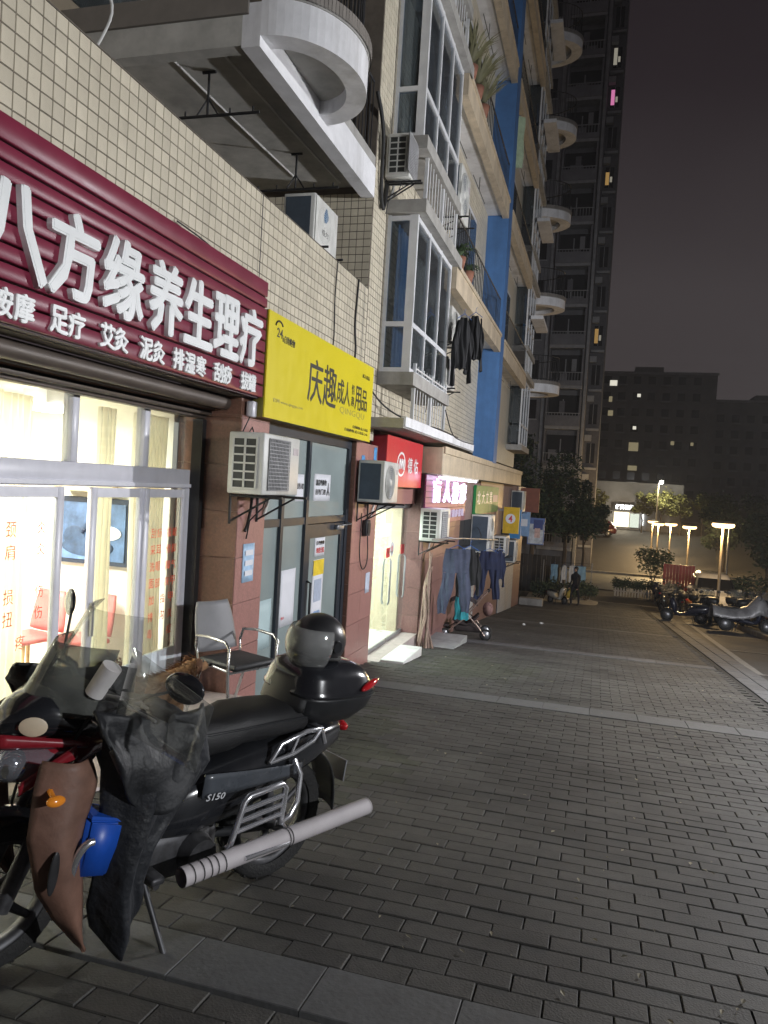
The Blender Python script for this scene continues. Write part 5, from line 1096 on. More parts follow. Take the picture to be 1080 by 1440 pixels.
for i, (x, y) in enumerate(((-1.72, 20.4), (-1.35, 21.6))):
    q = MB(); q.sphere((x, y, gz(y)+.05), (.05, .045, .03), 10, 6); q.v = [(a+.02*wob(a*3, b_*3, c*3), b_+.02*wob(b_*5, c, a), c+.012*wob(c*5, a, b_)) for a, b_, c in q.v]
    tag(obj('litter', q, lit_m), 'crumpled white scrap of litter on the paving near the far shops', 'litter', 'white litter scraps by the far shops')

# fallen leaf scraps and grit on the paving
grit = MB(); rg = random.Random(9)
for i in range(260):
    x = rg.uniform(-3.0, 2.2); y = 2.9 + 15*rg.random()**1.6; s = rg.uniform(.006, .022)*(1 if y < 9 else 1.5); a = rg.uniform(0, 6.28); z = gz(y)+.008
    c_, n_2 = math.cos(a)*s, math.sin(a)*s; grit.add([(x-c_, y-n_2, z), (x+n_2*.5, y-c_*.5, z+.004), (x+c_, y+n_2, z+.002), (x-n_2*.5, y+c_*.5, z+.006)], [(0, 1, 2, 3)])
tag(obj('leaf_litter', grit, M('dry_scraps', (.20, .18, .13), .9, piece=.6)), 'small dry leaf scraps and grit scattered over the paving', 'litter', kind='stuff')
# ------------------------------------------------------------------ street lamps
lpm = M('lamp_post_paint', (.32, .27, .2), .5, metal=.2, var=.15)
def lamp_post(label, x, y, h=3.95, energy=160, c=(1, .66, .30), glow=4.5, grp='round-headed street lamps along the parking strip'):
    g = gz(y) + (.05 if x > 5.33 else -.06)
    t = thing('street_lamp', label, 'street lamp', (x, y, g), grp)
    obj('post', MB().tube([(x, y, g), (x, y, g+h-.1)], [.075, .05], 12), lpm, t)
    obj('base', MB().tube([(x, y, g), (x, y, g+.25)], [.13, .1], 12), lpm, t)
    obj('hood', MB().lathe([(0, h+.1), (.25, h+.08), (.45, h), (.46, h-.02)], 28, m=Matrix.Translation((x, y, g))), lpm, t)
    obj('diffuser', MB().lathe([(.44, h-.022), (.47, h-.08), (.44, h-.17), (.30, h-.22), (.06, h-.23)], 28, m=Matrix.Translation((x, y, g))), EM('lamp_glow_%d' % int(c[2]*100), c, glow), t)
    point('lamp_light', (x-.2, y-.25, g+h-.36), energy, c, .08, t)
    return t
lamp_post('warm round-headed street lamp standing over the parked scooters', 5.2, 36.2, 4.25, energy=650)
lamp_post('second warm street lamp beyond the white car', 6.05, 57, 3.6, 1500)
lamp_post('third warm street lamp farther up the road', 5.5, 65, 3.4, 1100); lamp_post('fourth warm street lamp beside the far palms', 5.0, 71, 3.0, 800); lamp_post('farthest warm street lamp in the row', 4.9, 77, 2.6, 700)
lamp_post('cool street lamp of the same row just out of view on the right', 4.9, 12.4, 4.7, LA, (.97, .97, 1.0), 30); lamp_post('cool street lamp across the road behind the viewer', 12.5, -1.0, 4.6, LB, (.95, .97, 1.0), 30)
ph = thing('street_lamp', 'tall white street lamp among the far lit trees', 'street lamp', (5.9, 88, gz(88)))
obj('post', MB().tube([(5.9, 88, gz(88)), (5.9, 88, 3.4), (6.1, 87.8, 3.7)], [.1, .06, .05], 8), lpm, ph); obj('globe', MB().sphere((6.15, 87.7, 3.65), .2), EM('white_globe', (1, .95, .85), 40), ph); point('globe_light', (6.15, 87.2, 3.3), 1300, (1, .93, .7), .2, ph)
pole = thing('pole', 'slim grey pole by the far fence on the right', 'pole', (8.3, 55, gz(55))); obj('post', MB().tube([(8.3, 55, gz(55)), (8.3, 55, .3)], .07, 8), steel, pole); obj('cap', MB().sphere((8.3, 55, .32), .08), steel, pole)

# ------------------------------------------------------------------ parked scooters
def scooter(label, x, y, rz, mat, box=True, cover=None, s=1.0, screen=True, grp='scooters parked on the right'):
    t = thing('scooter', label, 'scooter', (0, 0, 0), grp); mt_ = mat
    for xc in (0, 1.22):
        q = MB().lathe([(.15, -.04), (.2, -.05), (.235, -.03), (.24, 0), (.235, .03), (.2, .05), (.15, .04)], 24, m=Matrix.Translation((xc, 0, .24)) @ Matrix.Rotation(R(90), 4, 'X')); wl = obj('wheel', q, rubber, t)
        obj('rim', MB().lathe([(0, -.03), (.15, -.03), (.15, .03), (0, .03)], 18, m=Matrix.Translation((xc, 0, .24)) @ Matrix.Rotation(R(90), 4, 'X')), steel, wl)
    q = MB(); loft(q, [(-.35, 0, .62, .06, .06), (-.2, 0, .56, .14, .14), (.1, 0, .50, .17, .18), (.38, 0, .46, .15, .18), (.5, 0, .36, .14, .08), (.75, 0, .31, .15, .05), (.92, 0, .36, .15, .08)], 18); obj('body', q, mt_, t)
    q = MB(); loft(q, [(.86, 0, .5, .16, .2), (.95, 0, .62, .19, .28), (1.03, 0, .72, .17, .22), (1.1, 0, .82, .12, .12), (1.14, 0, .84, .05, .06)], 18); obj('leg_shield', q, mt_, t)
    q = MB(); loft(q, [(-.3, 0, .70, .08, .03), (-.15, 0, .73, .14, .05), (.2, 0, .72, .15, .06), (.45, 0, .70, .12, .05), (.5, 0, .69, .06, .03)], 16); obj('seat', q, vinyl, t)
    obj('fork', MB().tube([(.98, 0, 1.0), (1.08, 0, .6), (1.22, 0, .24)], .03, 8), engm, t); obj('front_fender', MB().grid(lambda u, v: (1.22+.275*math.cos(R(20+120*u)), (v-.5)*.13, .24+.275*math.sin(R(20+120*u))), 12, 3, thick=.008), mt_, t)
    obj('handlebar', MB().tube([(.9, -.34, 1.02), (.98, -.1, 1.03), (.98, .1, 1.03), (.9, .34, 1.02)], .018, 8).box(.93, 1.06, -.1, .1, .95, 1.05, b=.03), blk, t)
    for sd2 in (-1, 1): mo = obj('mirror', MB().tube([(.95, sd2*.24, 1.03), (.93, sd2*.3, 1.2)], .007, 5), blk, t); obj('mirror_shell', MB().sphere((.92, sd2*.33, 1.23), (.015, .065, .045), 12, 8), blk, mo)
    obj('headlamp', MB().sphere((1.12, 0, .84), (.05, .08, .06), 14, 8), chrome, t); obj('tail_lamp', MB().sphere((-.36, 0, .62), (.03, .08, .04), 12, 8), redl, t)
    obj('stand', MB().tube([(.3, -.12, .26), (.22, -.2, .01)], .014, 6).tube([(.3, .12, .26), (.22, .2, .01)], .014, 6), engm, t)
    if screen: obj('windscreen', MB().grid(lambda u, v: (1.10-.12*v-.08*(2*u-1)**2, (u-.5)*.44*(1-.3*v), .88+.45*v), 10, 6, thick=.004), scr, t)
    if box: q = MB(); loft(q, [(.76, -.38, 0, .14, .14), (.84, -.40, 0, .19, .19), (.96, -.40, 0, .2, .2), (1.04, -.39, 0, .16, .16), (1.07, -.39, 0, .08, .08)], 20, axis='z'); obj('top_box', q, blk, t)
    if cover:
        q = MB().grid(lambda u, v: (-.45+1.6*u, (.34+.02*wob(u*5, v*3, 0))*math.sin((v-.5)*2.6)*(1+.12*math.sin(u*3.1)), .16+(.66+.28*math.exp(-((u-.86)/.13)**2)-.10*math.sin(u*5))*math.cos((v-.5)*2.6)**.7+.02*wob(u*6, v*6, 0)), 30, 16, thick=.006); obj('rain_cover', q, cover, t)
    rot = SLR @ Matrix.Rotation(rz, 4, 'Z') @ Matrix.Rotation(R(-5), 4, 'X') if y < 40 else Matrix.Rotation(rz, 4, 'Z')
    place(t, (x, y, gz(y)-.05), rot=rot, s=s); return t
sil = M('silver_paint', (.42, .43, .45), .3, metal=.4, var=.1); navp = M('navy_paint', (.012, .015, .035), .3, coat=.5); orp = M('rust_orange_paint', (.32, .12, .05), .4); wp = M('white_scooter_paint', (.5, .48, .42), .3, coat=.4)
rc = M('silver_rain_cover', (.30, .30, .31), .42, metal=.35, var=.35, scale=5, bump=.4, bscale=14)
scooter('navy scooter nearest the road at the left end of the parked row', 3.9, 30.8, R(165), navp, True, None)
scooter('scooter under a grey rain cover nearest the parking line', 4.4, 28.4, R(5), navp, False, rc, 1.1)
scooter('silver scooter with windscreen behind the covered one', 4.3, 31.4, R(80), sil, True, None)
scooter('orange brown scooter at the right edge of the picture', 6.0, 28.2, R(100), orp, False, None, 1.08); scooter('black scooter at the far right in front of the orange one', 6.35, 26.8, R(70), blkg, True, None)
scooter('dark scooter close behind the covered one at right', 5.25, 30.2, R(85), blkg, True, None, 1.05); scooter('black scooter with windscreen beside the near lamp post', 5.75, 32.4, R(100), navp, True, None, 1.05)
scooter('dark covered scooter toward the right edge behind the orange one', 6.9, 30.6, R(95), blkg, False, rc, 1.05); scooter('black scooter between the navy one and the kerb', 4.75, 32.6, R(110), blkg, False, None, 1.05)
scooter('white scooter below the near street lamp', 4.9, 34.0, R(95), wp, False, None); scooter('silver scooter between the white car and the street lamp', 4.3, 35.4, R(70), sil, True, None); scooter('dark scooter left of the white car', 3.7, 37.0, R(120), blkg, True, None)
scooter('small moped parked by the hedge near the building corner', -1.95, 36.4, R(-50), wp, False, None, .85, False, 'mopeds by the hedge')
# lit bonnet shapes: car behind the scooters and the white car
def car(label, x, y, rz, mat, s=1.0, lights=False, grp='cars parked along the road'):
    t = thing('car', label, 'car', (0, 0, 0), grp)
    q = MB(); loft(q, [(-2.15, 0, .62, .70, .22), (-2.05, 0, .66, .84, .34), (-1.2, 0, .66, .88, .38), (0, 0, .66, .89, .38), (1.0, 0, .65, .88, .36), (1.8, 0, .60, .84, .30), (2.12, 0, .56, .72, .22)], 24, p=4.5); obj('body', q, mat, t)
    q = MB(); loft(q, [(.98, -.35, 0, 1.62, .80), (1.2, -.4, 0, 1.42, .76), (1.48, -.5, 0, 1.12, .68), (1.60, -.52, 0, .95, .60), (1.63, -.52, 0, .7, .45)], 28, axis='z', p=4.5); cab = obj('cabin', q, mat, t)
    obj('windscreen', MB().grid(lambda u, v: (1.22-.55*v+.012, (u-.5)*1.42*(1-.1*v), 1.04+.42*v), 8, 4, thick=.01), M('dark_car_glass', (.012, .013, .015), .08), cab)
    obj('rear_window', MB().grid(lambda u, v: (-1.99+.38*v-.01, (.5-u)*1.36*(1-.1*v), 1.04+.42*v), 8, 4, thick=.01), MT['dark_car_glass'], cab)
    for sd2 in (-1, 1):
        obj('side_window', MB().grid(lambda u, v: (-1.45+2.3*u*(1-.15*v), sd2*(.785-.085*v), 1.06+.36*v), 8, 4, thick=.012*sd2), MT['dark_car_glass'], cab)
        obj('headlamp', MB().sphere((2.0, sd2*.62, .70), (.1, .16, .08), 14, 8), lens, t); obj('tail_lamp', MB().sphere((-2.1, sd2*.66, .78), (.05, .13, .09), 12, 8), redl if not lights else EM('tail_glow', (1, .05, .03), 5), t)
        obj('mirror', MB().sphere((.85, sd2*.98, 1.04), (.08, .1, .07), 12, 8), mat, t)
        for xw in (-1.35, 1.35):
            q = MB().lathe([(0, .1), (.2, .1), (.22, .08), (.31, .1), (.33, .06), (.33, -.1), (0, -.1)], 24, m=Matrix.Translation((xw, sd2*.80, .33)) @ Matrix.Rotation(R(-90*sd2), 4, 'X')); w_ = obj('wheel', q, rubber, t)
            obj('rim', MB().lathe([(0, .105), (.19, .105), (.2, .09)], 18, m=Matrix.Translation((xw, sd2*.80, .33)) @ Matrix.Rotation(R(-90*sd2), 4, 'X')), steel, w_)
    obj('bumper', MB().box(1.98, 2.2, -.75, .75, .30, .52, b=.06), mat, t); obj('number_plate', MB().box(2.2, 2.212, -.22, .22, .38, .5), M('car_plate', (.05, .12, .4), .4), t)
    place(t, (x, y, gz(y)-.055), rz, s=s)
wcar = M('white_car_paint', (.62, .62, .62), .25, coat=.6, var=.03); dcar = M('dark_car_paint', (.03, .025, .03), .25, coat=.6)
car('white off-road car facing the camera beyond the parked scooters', 5.6, 41.0, R(-92), wcar, 1.15); car('dark car behind the right-hand scooters with a glowing red tail lamp', 9.6, 37.5, R(80), dcar, 1.05, True); car('dark red car parked near the far lit shop', -.35, 84, R(175), M('maroon_car_paint', (.10, .012, .012), .3, coat=.5), 1.0)

# ------------------------------------------------------------------ person walking away by the hedge
pr = thing('person', 'person in dark clothes walking past the hedge with a yellow bag', 'person')
J = [(0, 0, .95, .135, .10), (0, .0, 1.15, .12, .09), (0, .01, 1.38, .165, .10), (0, .01, 1.50, .06, .055), (0, .02, 1.60, .085, .095), (0, .02, 1.68, .075, .085)]
E_ = [(0, 1), (1, 2), (2, 3), (3, 4), (4, 5)]
for s in (-1, 1):
    k = len(J); st = .16*s
    J += [(s*.09, .0, .86, .085), (s*.10, st, .50, .06), (s*.10, st*.9-.05, .10, .042), (s*.11, st*.9+.10, .04, .036)]; E_ += [(0, k), (k, k+1), (k+1, k+2), (k+2, k+3)]
    k = len(J); J += [(s*.20, 0, 1.36, .055), (s*.24, -st*.5, 1.10, .042), (s*.23, -st*.2+.12, .90, .035), (s*.225, -st*.2+.16, .82, .033)]; E_ += [(2, k), (k, k+1), (k+1, k+2), (k+2, k+3)]
skin('body', J, E_, pr, M('dark_clothes', (.014, .014, .018), .85, var=.3))
obj('hair', MB().sphere((0, .0, 1.665), (.098, .108, .105), 16, 10, z0=0, z1=R(105)), M('black_hair', (.01, .009, .008), .6), pr)
skin_m = M('skin', (.45, .28, .2), .6)
obj('face', MB().sphere((0, .075, 1.61), (.066, .05, .085), 14, 10), skin_m, pr)
for s in (-1, 1):
    for i in range(5): a = (i-2)*.012; obj('finger', MB().tube([(s*.225, -.16*s*.2+.17+a, .80), (s*.225+.006*i, -.16*s*.2+.175+a*1.4, .755-(.012 if i in (1, 2) else 0))], .008, 6), skin_m, pr)
place(pr, (-.83, 35.15, gz(35.15)-.005), R(150))
yb_ = thing('carrier_bag', 'yellow carrier bag held low by the walking person', 'bag'); q = MB(); loft(q, [(.0, 0, 0, .10, .05), (.12, 0, 0, .13, .07), (.26, 0, 0, .10, .05), (.34, 0, 0, .03, .02)], 14, axis='z'); obj('bag', q, M('yellow_bag', (.55, .38, .05), .6), yb_); obj('handle', MB().tube([(-.03, 0, .33), (0, 0, .45), (.03, 0, .33)], .008, 5), MT['yellow_bag'], yb_)
place(yb_, (-1.06, 35.1, gz(35.1)+.33))

# ------------------------------------------------------------------ trees, shrubs, hedge
leaf_d = M('dark_leaf', (.03, .052, .03), .7, var=.3, piece=.5); leaf_g = M('green_leaf', (.05, .085, .035), .65, var=.3, piece=.5); leaf_y = M('lit_leaf', (.12, .12, .035), .65, var=.3, piece=.5); bark = M('bark', (.09, .07, .05), .9, var=.3, bump=.6)  # lit_leaf has the yellow lamp light put into its colour
def foliage(blobs, n, size, rnd):
    mb = MB(); tot = sum(b[3] for b in blobs)
    for (cx, cy, cz, r) in blobs:
        for i in range(int(n*r/tot)):
            d = Vector((rnd.gauss(0, 1), rnd.gauss(0, 1), rnd.gauss(0, .8))).normalized()*r*rnd.uniform(.45, 1.05); p = Vector((cx, cy, cz)) + d
            a = Vector((rnd.gauss(0, 1), rnd.gauss(0, 1), rnd.gauss(0, .6))).normalized(); b_ = a.orthogonal().normalized(); sz = size*rnd.uniform(.6, 1.3)
            mb.add([p-a*sz, p+b_*sz*.45, p+a*sz, p-b_*sz*.45], [(0, 1, 2, 3)])
    return mb
def tree(name, label, x, y, h, cr_, n, size, mat, grp, base=None, seed=1, cat='tree'):
    rnd = random.Random(seed); g = gz(y) if base is None else base
    t = thing(name, label, cat, (x, y, g), grp); q = MB(); q.tube([(x, y, g-.1), (x+.05, y, g+h*.3), (x-.08, y+.1, g+h*.62)], [.13*h/6, .1*h/6, .05*h/6], 9)
    blobs = [(x, y, g+h*.74, cr_*.8)]
    for i in range(7):
        a = i*2.4+seed; rr = cr_*rnd.uniform(.45, .8); p = (x+rr*math.cos(a), y+rr*math.sin(a), g+h*rnd.uniform(.5, .95)); q.tube([(x, y, g+h*rnd.uniform(.3, .5)), ((x+p[0])/2, (y+p[1])/2, (g+h*.45+p[2])/2+.1), p], [.05*h/6, .03*h/6, .012], 6); blobs.append((*p, cr_*rnd.uniform(.32, .5)))
    obj('trunk', q, bark, t); obj('crown', foliage(blobs, n, size, rnd), mat, t); return t
for i, (x, y, h, r, lab) in enumerate(((-3.6, 44, 7.6, 2.3, 'tall dark leafy tree just past the building corner'), (-1.9, 47, 6.6, 1.9, 'dark leafy tree left of the far lit shops'), (-5.2, 41, 8.6, 2.4, 'dark tree close behind the end of the apartment block'), (-.9, 52, 5.0, 1.5, 'low dark tree in front of the tower block'))):
    tree('tree', lab, x, y, h, r, 3600, .13, leaf_d, 'dark street trees past the building corner', seed=i+3)
for i, (x, y, h, r, lab) in enumerate(((6.5, 90, 5.0, 1.9, 'tree lit yellow by the tall white lamp'), (8.6, 91, 4.6, 1.5, 'sparse tree right of the yellow lit one'), (4.6, 91, 4.4, 1.0, 'thin tree left of the tall white lamp'), (11, 92, 4.6, 1.1, 'bare thin tree at the right of the lit group'))):
    tree('tree', lab, x, y, h, r, 1100 if i else 1800, .16, leaf_y, 'trees lit by the far tall lamp', seed=i+20)
for i, (x, y, h, r, lab) in enumerate(((9.5, 49, 4.6, 1.7, 'dark tree right of the near street lamp'), (12.5, 54, 5.2, 2.0, 'wider dark tree at the right edge behind the lamp'), (8.8, 60, 4.8, 1.7, 'dark tree beyond the second street lamp'), (13, 66, 6.0, 2.2, 'tall dark tree far right against the low block'), (17, 60, 5.5, 2.2, 'dark tree at the far right edge'), (10.2, 73, 5.4, 2.0, 'dark tree right of the lit far trees'))):
    tree('tree', lab, x, y, h, r, 2200, .15, leaf_d, 'dark trees on the right bank', seed=i+50)
scooter('pale scooter with windscreen at the right edge beneath the trees', 7.2, 29.0, R(110), sil, True, None, 1.05); scooter('white scooter behind the dark ones near the lamp post', 5.5, 33.8, R(75), wp, True, None, 1.05); scooter('silver scooter at the kerb right of the lamp', 6.4, 33.0, R(95), sil, True, None, 1.05)
scooter('small dark scooter farther along the parked row', 3.9, 38.4, R(100), blkg, True, None); scooter('grey scooter in the far part of the parked row', 3.5, 40.0, R(80), sil, False, None); scooter('black scooter just before the picket fence', 3.2, 41.6, R(95), navp, True, None); scooter('dark scooter left of the white car bonnet', 4.4, 39.0, R(70), orp, False, None)
tree('tree', 'yellowish lit tree top above the far shop signs', -.3, 86, 5.4, 1.1, 900, .16, leaf_y, 'trees lit by the far tall lamp', seed=31)
def shrub(label, x, y, r, h, n, mat, grp, seed, size=.07):
    rnd = random.Random(seed); g = gz(y); t = thing('shrub', label, 'shrub', (x, y, g), grp); q = MB(); bl = []
    for i in range(6): a = i*1.05+seed; p = (x+r*.5*math.cos(a), y+r*.5*math.sin(a), g+h*rnd.uniform(.45, .8)); q.tube([(x, y, g-.05), p], [.025, .01], 5); bl.append((*p, r*.55))
    obj('stem', q, bark, t); obj('foliage', foliage(bl, n, size, rnd), mat, t)
shrub('round green bush behind the red hoarding', 3.55, 52, 1.2, 2.2, 1500, leaf_g, 'roadside bushes', 2, .1)
for i, (x, y, lab) in enumerate(((-2.4, 37.6, 'leftmost low dark bush of the corner hedge'), (-1.7, 38.1, 'middle low dark bush of the corner hedge behind the moped'), (-1.0, 38.5, 'right low dark bush of the corner hedge behind the person'), (-.4, 38.9, 'last low dark bush at the rounded kerb end'))): shrub(lab, x, y, .62, 1.0, 900, leaf_d, 'corner hedge bushes', i+7)
isl = MB(); isl.prism([(-3.2, 36.3), (-.9, 36.6), (.1, 37.6), (.2, 38.6), (-.4, 39.6), (-3.2, 39.8)], gz(38)-.3, gz(37)-.02); tag(obj('kerb_island', isl, conc), kind='structure')
for i, (x, y, lab) in enumerate(((1.4, 44.3, 'leftmost planter bush behind the white pickets'), (2.3, 44.3, 'second planter bush behind the white pickets'), (3.2, 44.3, 'third planter bush behind the white pickets'), (4.1, 44.3, 'planter bush beside the white car'))): shrub(lab, x, y, .55, .85, 700, leaf_d, 'planter bushes', i+40)
pf = thing('picket_fence', 'low white picket fence along the planter across the road', 'fence', (2.6, 43.6, gz(43.6)))
for i in range(22): obj('picket', MB().add([(1.05+i*.15, 43.6, gz(43.6)-.05), (1.13+i*.15, 43.6, gz(43.6)-.05), (1.13+i*.15, 43.6, gz(43.6)+.36), (1.09+i*.15, 43.6, gz(43.6)+.43), (1.05+i*.15, 43.6, gz(43.6)+.36), (1.05+i*.15, 43.63, gz(43.6)-.05), (1.13+i*.15, 43.63, gz(43.6)-.05), (1.13+i*.15, 43.63, gz(43.6)+.36), (1.09+i*.15, 43.63, gz(43.6)+.43), (1.05+i*.15, 43.63, gz(43.6)+.36)], [(0,1,2,3,4), (9,8,7,6,5), (0,5,6,1), (1,6,7,2), (2,7,8,3), (3,8,9,4), (4,9,5,0)]), M('grey_picket', (.3, .3, .3), .7), pf)
bx('rail', MT['grey_picket'], pf, 1.0, 4.4, 43.632, 43.66, gz(43.6)+.2, gz(43.6)+.26)
rh = thing('hoarding', 'red corrugated hoarding beside the white car', 'hoarding', (4.3, 47, gz(47)))
for i in range(10): bx('panel', M('red_hoarding', (.28, .03, .03), .5, var=.2, piece=.2), rh, 3.75+i*.17, 3.75+i*.17+.155, 47-.02*(i % 2), 47.05, gz(47), gz(47)+1.65)
for xx in (3.75, 4.6, 5.4): bx('post', steel, rh, xx, xx+.05, 47.06, 47.11, gz(47), gz(47)+1.7)
# pale blue laundry at the hedge
for i, (x, m_, lab) in enumerate(((-1.55, whitec, 'white shirt on the line behind the walking person'), (-1.15, whitec, 'pale cloth next to the white shirt on the far line'), (-.75, M('sky_blue_cloth', (.16, .32, .52), .8, var=.2), 'light blue sheet hanging right of the walking person'), (-2.05, MT['sky_blue_cloth'], 'blue and white cloth at the left end of the far line'))):
    garment('towel', lab, 'towel', x, 40.3, -1.95, 1.0 if i != 2 else 1.25, .34 if i != 2 else .55, m_, 'cloth' if i else 'top')
ll = thing('clothes_line', 'washing line strung behind the corner hedge', 'line', (-1.4, 40.3, -1.8)); obj('rope', MB().tube([(-2.6, 40.3, -1.78), (-1.4, 40.3, -1.82), (-.2, 40.3, -1.78)], .012, 5), cable_m, ll)
for xx in (-2.6, -.2): obj('post', MB().tube([(xx, 40.3, gz(40.3)), (xx, 40.3, -1.75)], .025, 6), steel, ll)
# low wall by the corner and dark fence
for i, (x0, x1, y, z) in enumerate(((-2.95, -2.0, 31.7, .28), (-2.9, -2.3, 32.6, .2))): tag(bx('stone_kerb', conc, None, x0, x1, y, y+.5, gz(y)-.2, gz(y)+z, b=.03), 'rough low stone %s the building corner' % ('block at' if i == 0 else 'step beyond'), 'stone')
df_ = thing('fence', 'dark board fence behind the building corner', 'fence', (-4, 41.8, gz(41.8)))
for i in range(14): bx('board', M('dark_board', (.035, .032, .032), .8, piece=.3), df_, -5.2+i*.24, -5.2+i*.24+.225, 41.6, 41.64, gz(41.8), gz(41.8)+2.0)
# potted plants on the balconies
def spiky(label, x, y, z, n, L_, seed, droop=.5, mat=leaf_g):
    rnd = random.Random(seed); t = thing('potted_plant', label, 'plant', (x, y, z), 'potted plants on the balconies'); obj('pot', MB().lathe([(0, 0), (.10, 0), (.14, .2), (.12, .2), (0, .18)], 16, m=Matrix.Translation((x, y, z))), M('clay_pot', (.25, .11, .07), .8), t); q = MB()
    for i in range(n):
        a = rnd.uniform(0, 6.28); l_ = L_*rnd.uniform(.5, 1); d = Vector((math.cos(a), math.sin(a), 0)); pts = [Vector((x, y, z+.2)) + d*l_*s*.6 + Vector((0, 0, l_*(s-droop*s*s*1.6))) for s in (0, .35, .7, 1)]; sd_ = Vector((-d.y, d.x, 0))*.016
        q.add([pts[0]-sd_, pts[0]+sd_, pts[1]-sd_, pts[1]+sd_, pts[2]-sd_*.8, pts[2]+sd_*.8, pts[3]], [(0, 1, 3, 2), (2, 3, 5, 4), (4, 5, 6)])
    obj('leaves', q, mat, t)
spiky('spiky potted plant spilling over the lower cream balcony', -2.68, 13.4, 5.45, 90, .75, 3, .6); spiky('second spiky plant further along the lower cream balcony', -2.68, 14.3, 5.45, 50, .6, 4, .7)
for i, yv in enumerate((13.3, 14.0, 14.7)): spiky(('bushy plant at the near end', 'bushy plant in the middle', 'bushy plant toward the fin')[i] + ' of the upper cream balcony', -2.66, yv, 8.68, 110, .9, 10+i, .25, M('dry_leaf', (.11, .105, .05), .7, var=.3))
# ------------------------------------------------------------------ tower block
tw_m = M('tower_wall', (.26, .265, .29), .85, var=.2, scale=1.5, dirt=.3); tw_s = M('tower_slab', (.42, .43, .45), .85, var=.2, scale=2); tw_d = M('tower_recess_shade', (.035, .036, .042), .9)
tw = thing('tower_block', 'dark residential tower with stacked balconies behind the apartment block', 'building', (-6, 62, gz(60)))
bx('wall', tw_m, tw, -16, -1.55, 58.6, 72, gz(60)-.5, 70); bx('wing', M('tower_wing', (.16, .16, .175), .85, var=.2), tw, -1.55, -.45, 60.5, 72, gz(60)-.5, 70)
wl_y = EM('lit_window_yellow', (1, .6, .2), .3); wl_p = EM('lit_window_pink', (1, .3, .62), .6); wl_w = EM('lit_window_white', (1, .93, .75), .25)
tw_g = M('tower_glass', (.02, .022, .026), .1)
rt = random.Random(5)
for k in range(23):
    z = gz(60) + 1.2 + 2.95*k
    ba = bx('balcony', tw_s, tw, -4.35, -1.85, 57.55, 58.6, z, z+.22); bx('recess_shade', tw_d, ba, -4.2, -2.0, 58.59, 58.6-.012, z+.25, z+2.6); bx('parapet', tw_m, ba, -4.35, -1.85, 57.5, 57.56, z+.22, z+1.0 if k % 2 else z+.6)  # flat dark sheet behind each balcony paints the shade of an opening
    bx('side_wall', tw_m, ba, -1.98, -1.85, 57.6, 58.6, z+.22, z+2.9); bx('side_wall', tw_m, ba, -4.35, -4.22, 57.6, 58.6, z+.22, z+2.9)
    for x0 in (-6.4, -8.2): wn = bx('window', tw_g, tw, x0, x0+1.3, 58.56, 58.59, z+.8, z+2.2); bx('frame', tw_s, wn, x0-.08, x0+1.38, 58.57, 58.598, z+.7, z+.79)
    wm = tw_g
    lit_ = {11: wl_p, 12: wl_w, 9: wl_y, 5: wl_y}.get(k); wn = bx('window', tw_g, tw, -1.3, -.7, 60.46, 60.49, z+.7, z+2.2)
    if lit_:
        bx('lit_pane', lit_, wn, -1.28, -.98, 60.44, 60.458, z+.9, z+1.75+rt.uniform(0, .4)); bx('lit_pane', wl_w, wn, -.96, -.8, 60.44, 60.458, z+1.1, z+1.5)
    bx('frame', tw_s, wn, -1.02, -.98, 60.43, 60.439, z+.7, z+2.2)
    bx('ledge', tw_s, wn, -1.45, -.5, 60.2, 60.459, z+.2, z+.36)
    rail_ = MB()
    for q_ in range(12): rail_.box(-4.3+q_*.21, -4.27+q_*.21, 57.515, 57.54, z+.6, z+1.15)
    rail_.box(-4.33, -1.87, 57.51, 57.545, z+1.15, z+1.2); obj('railing', rail_, tw_s, ba)
    xx_ = rt.uniform(-4.0, -2.9); bx('clutter', tw_m, ba, xx_, xx_+rt.uniform(.4, .9), 57.8, 58.3, z+.22, z+rt.uniform(.7, 1.5)); bx('door_frame', tw_s, ba, -3.2, -3.12, 58.55, 58.587, z+.3, z+2.3); bx('ac_box', tw_s, tw, -1.5, -1.0, 60.0, 60.45, z+2.35, z+2.8)
    if k % 3 == 1: bx('hung_cloth', M('pale_wash', (.35, .36, .38), .9), ba, -2.7, -2.35, 57.9, 57.93, z+1.3, z+2.2)
    if k % 3 == 0: bx('cloth', M('grey_wash', (.2, .2, .22), .9), ba, -3.4, -3.0, 58.0, 58.03, z+1.2, z+2.1)
bx('pilaster', tw_s, tw, -4.75, -4.45, 58.3, 58.6, gz(60)-.5, 70); bx('pilaster', tw_s, tw, -1.75, -1.56, 58.2, 58.6, gz(60)-.5, 70)
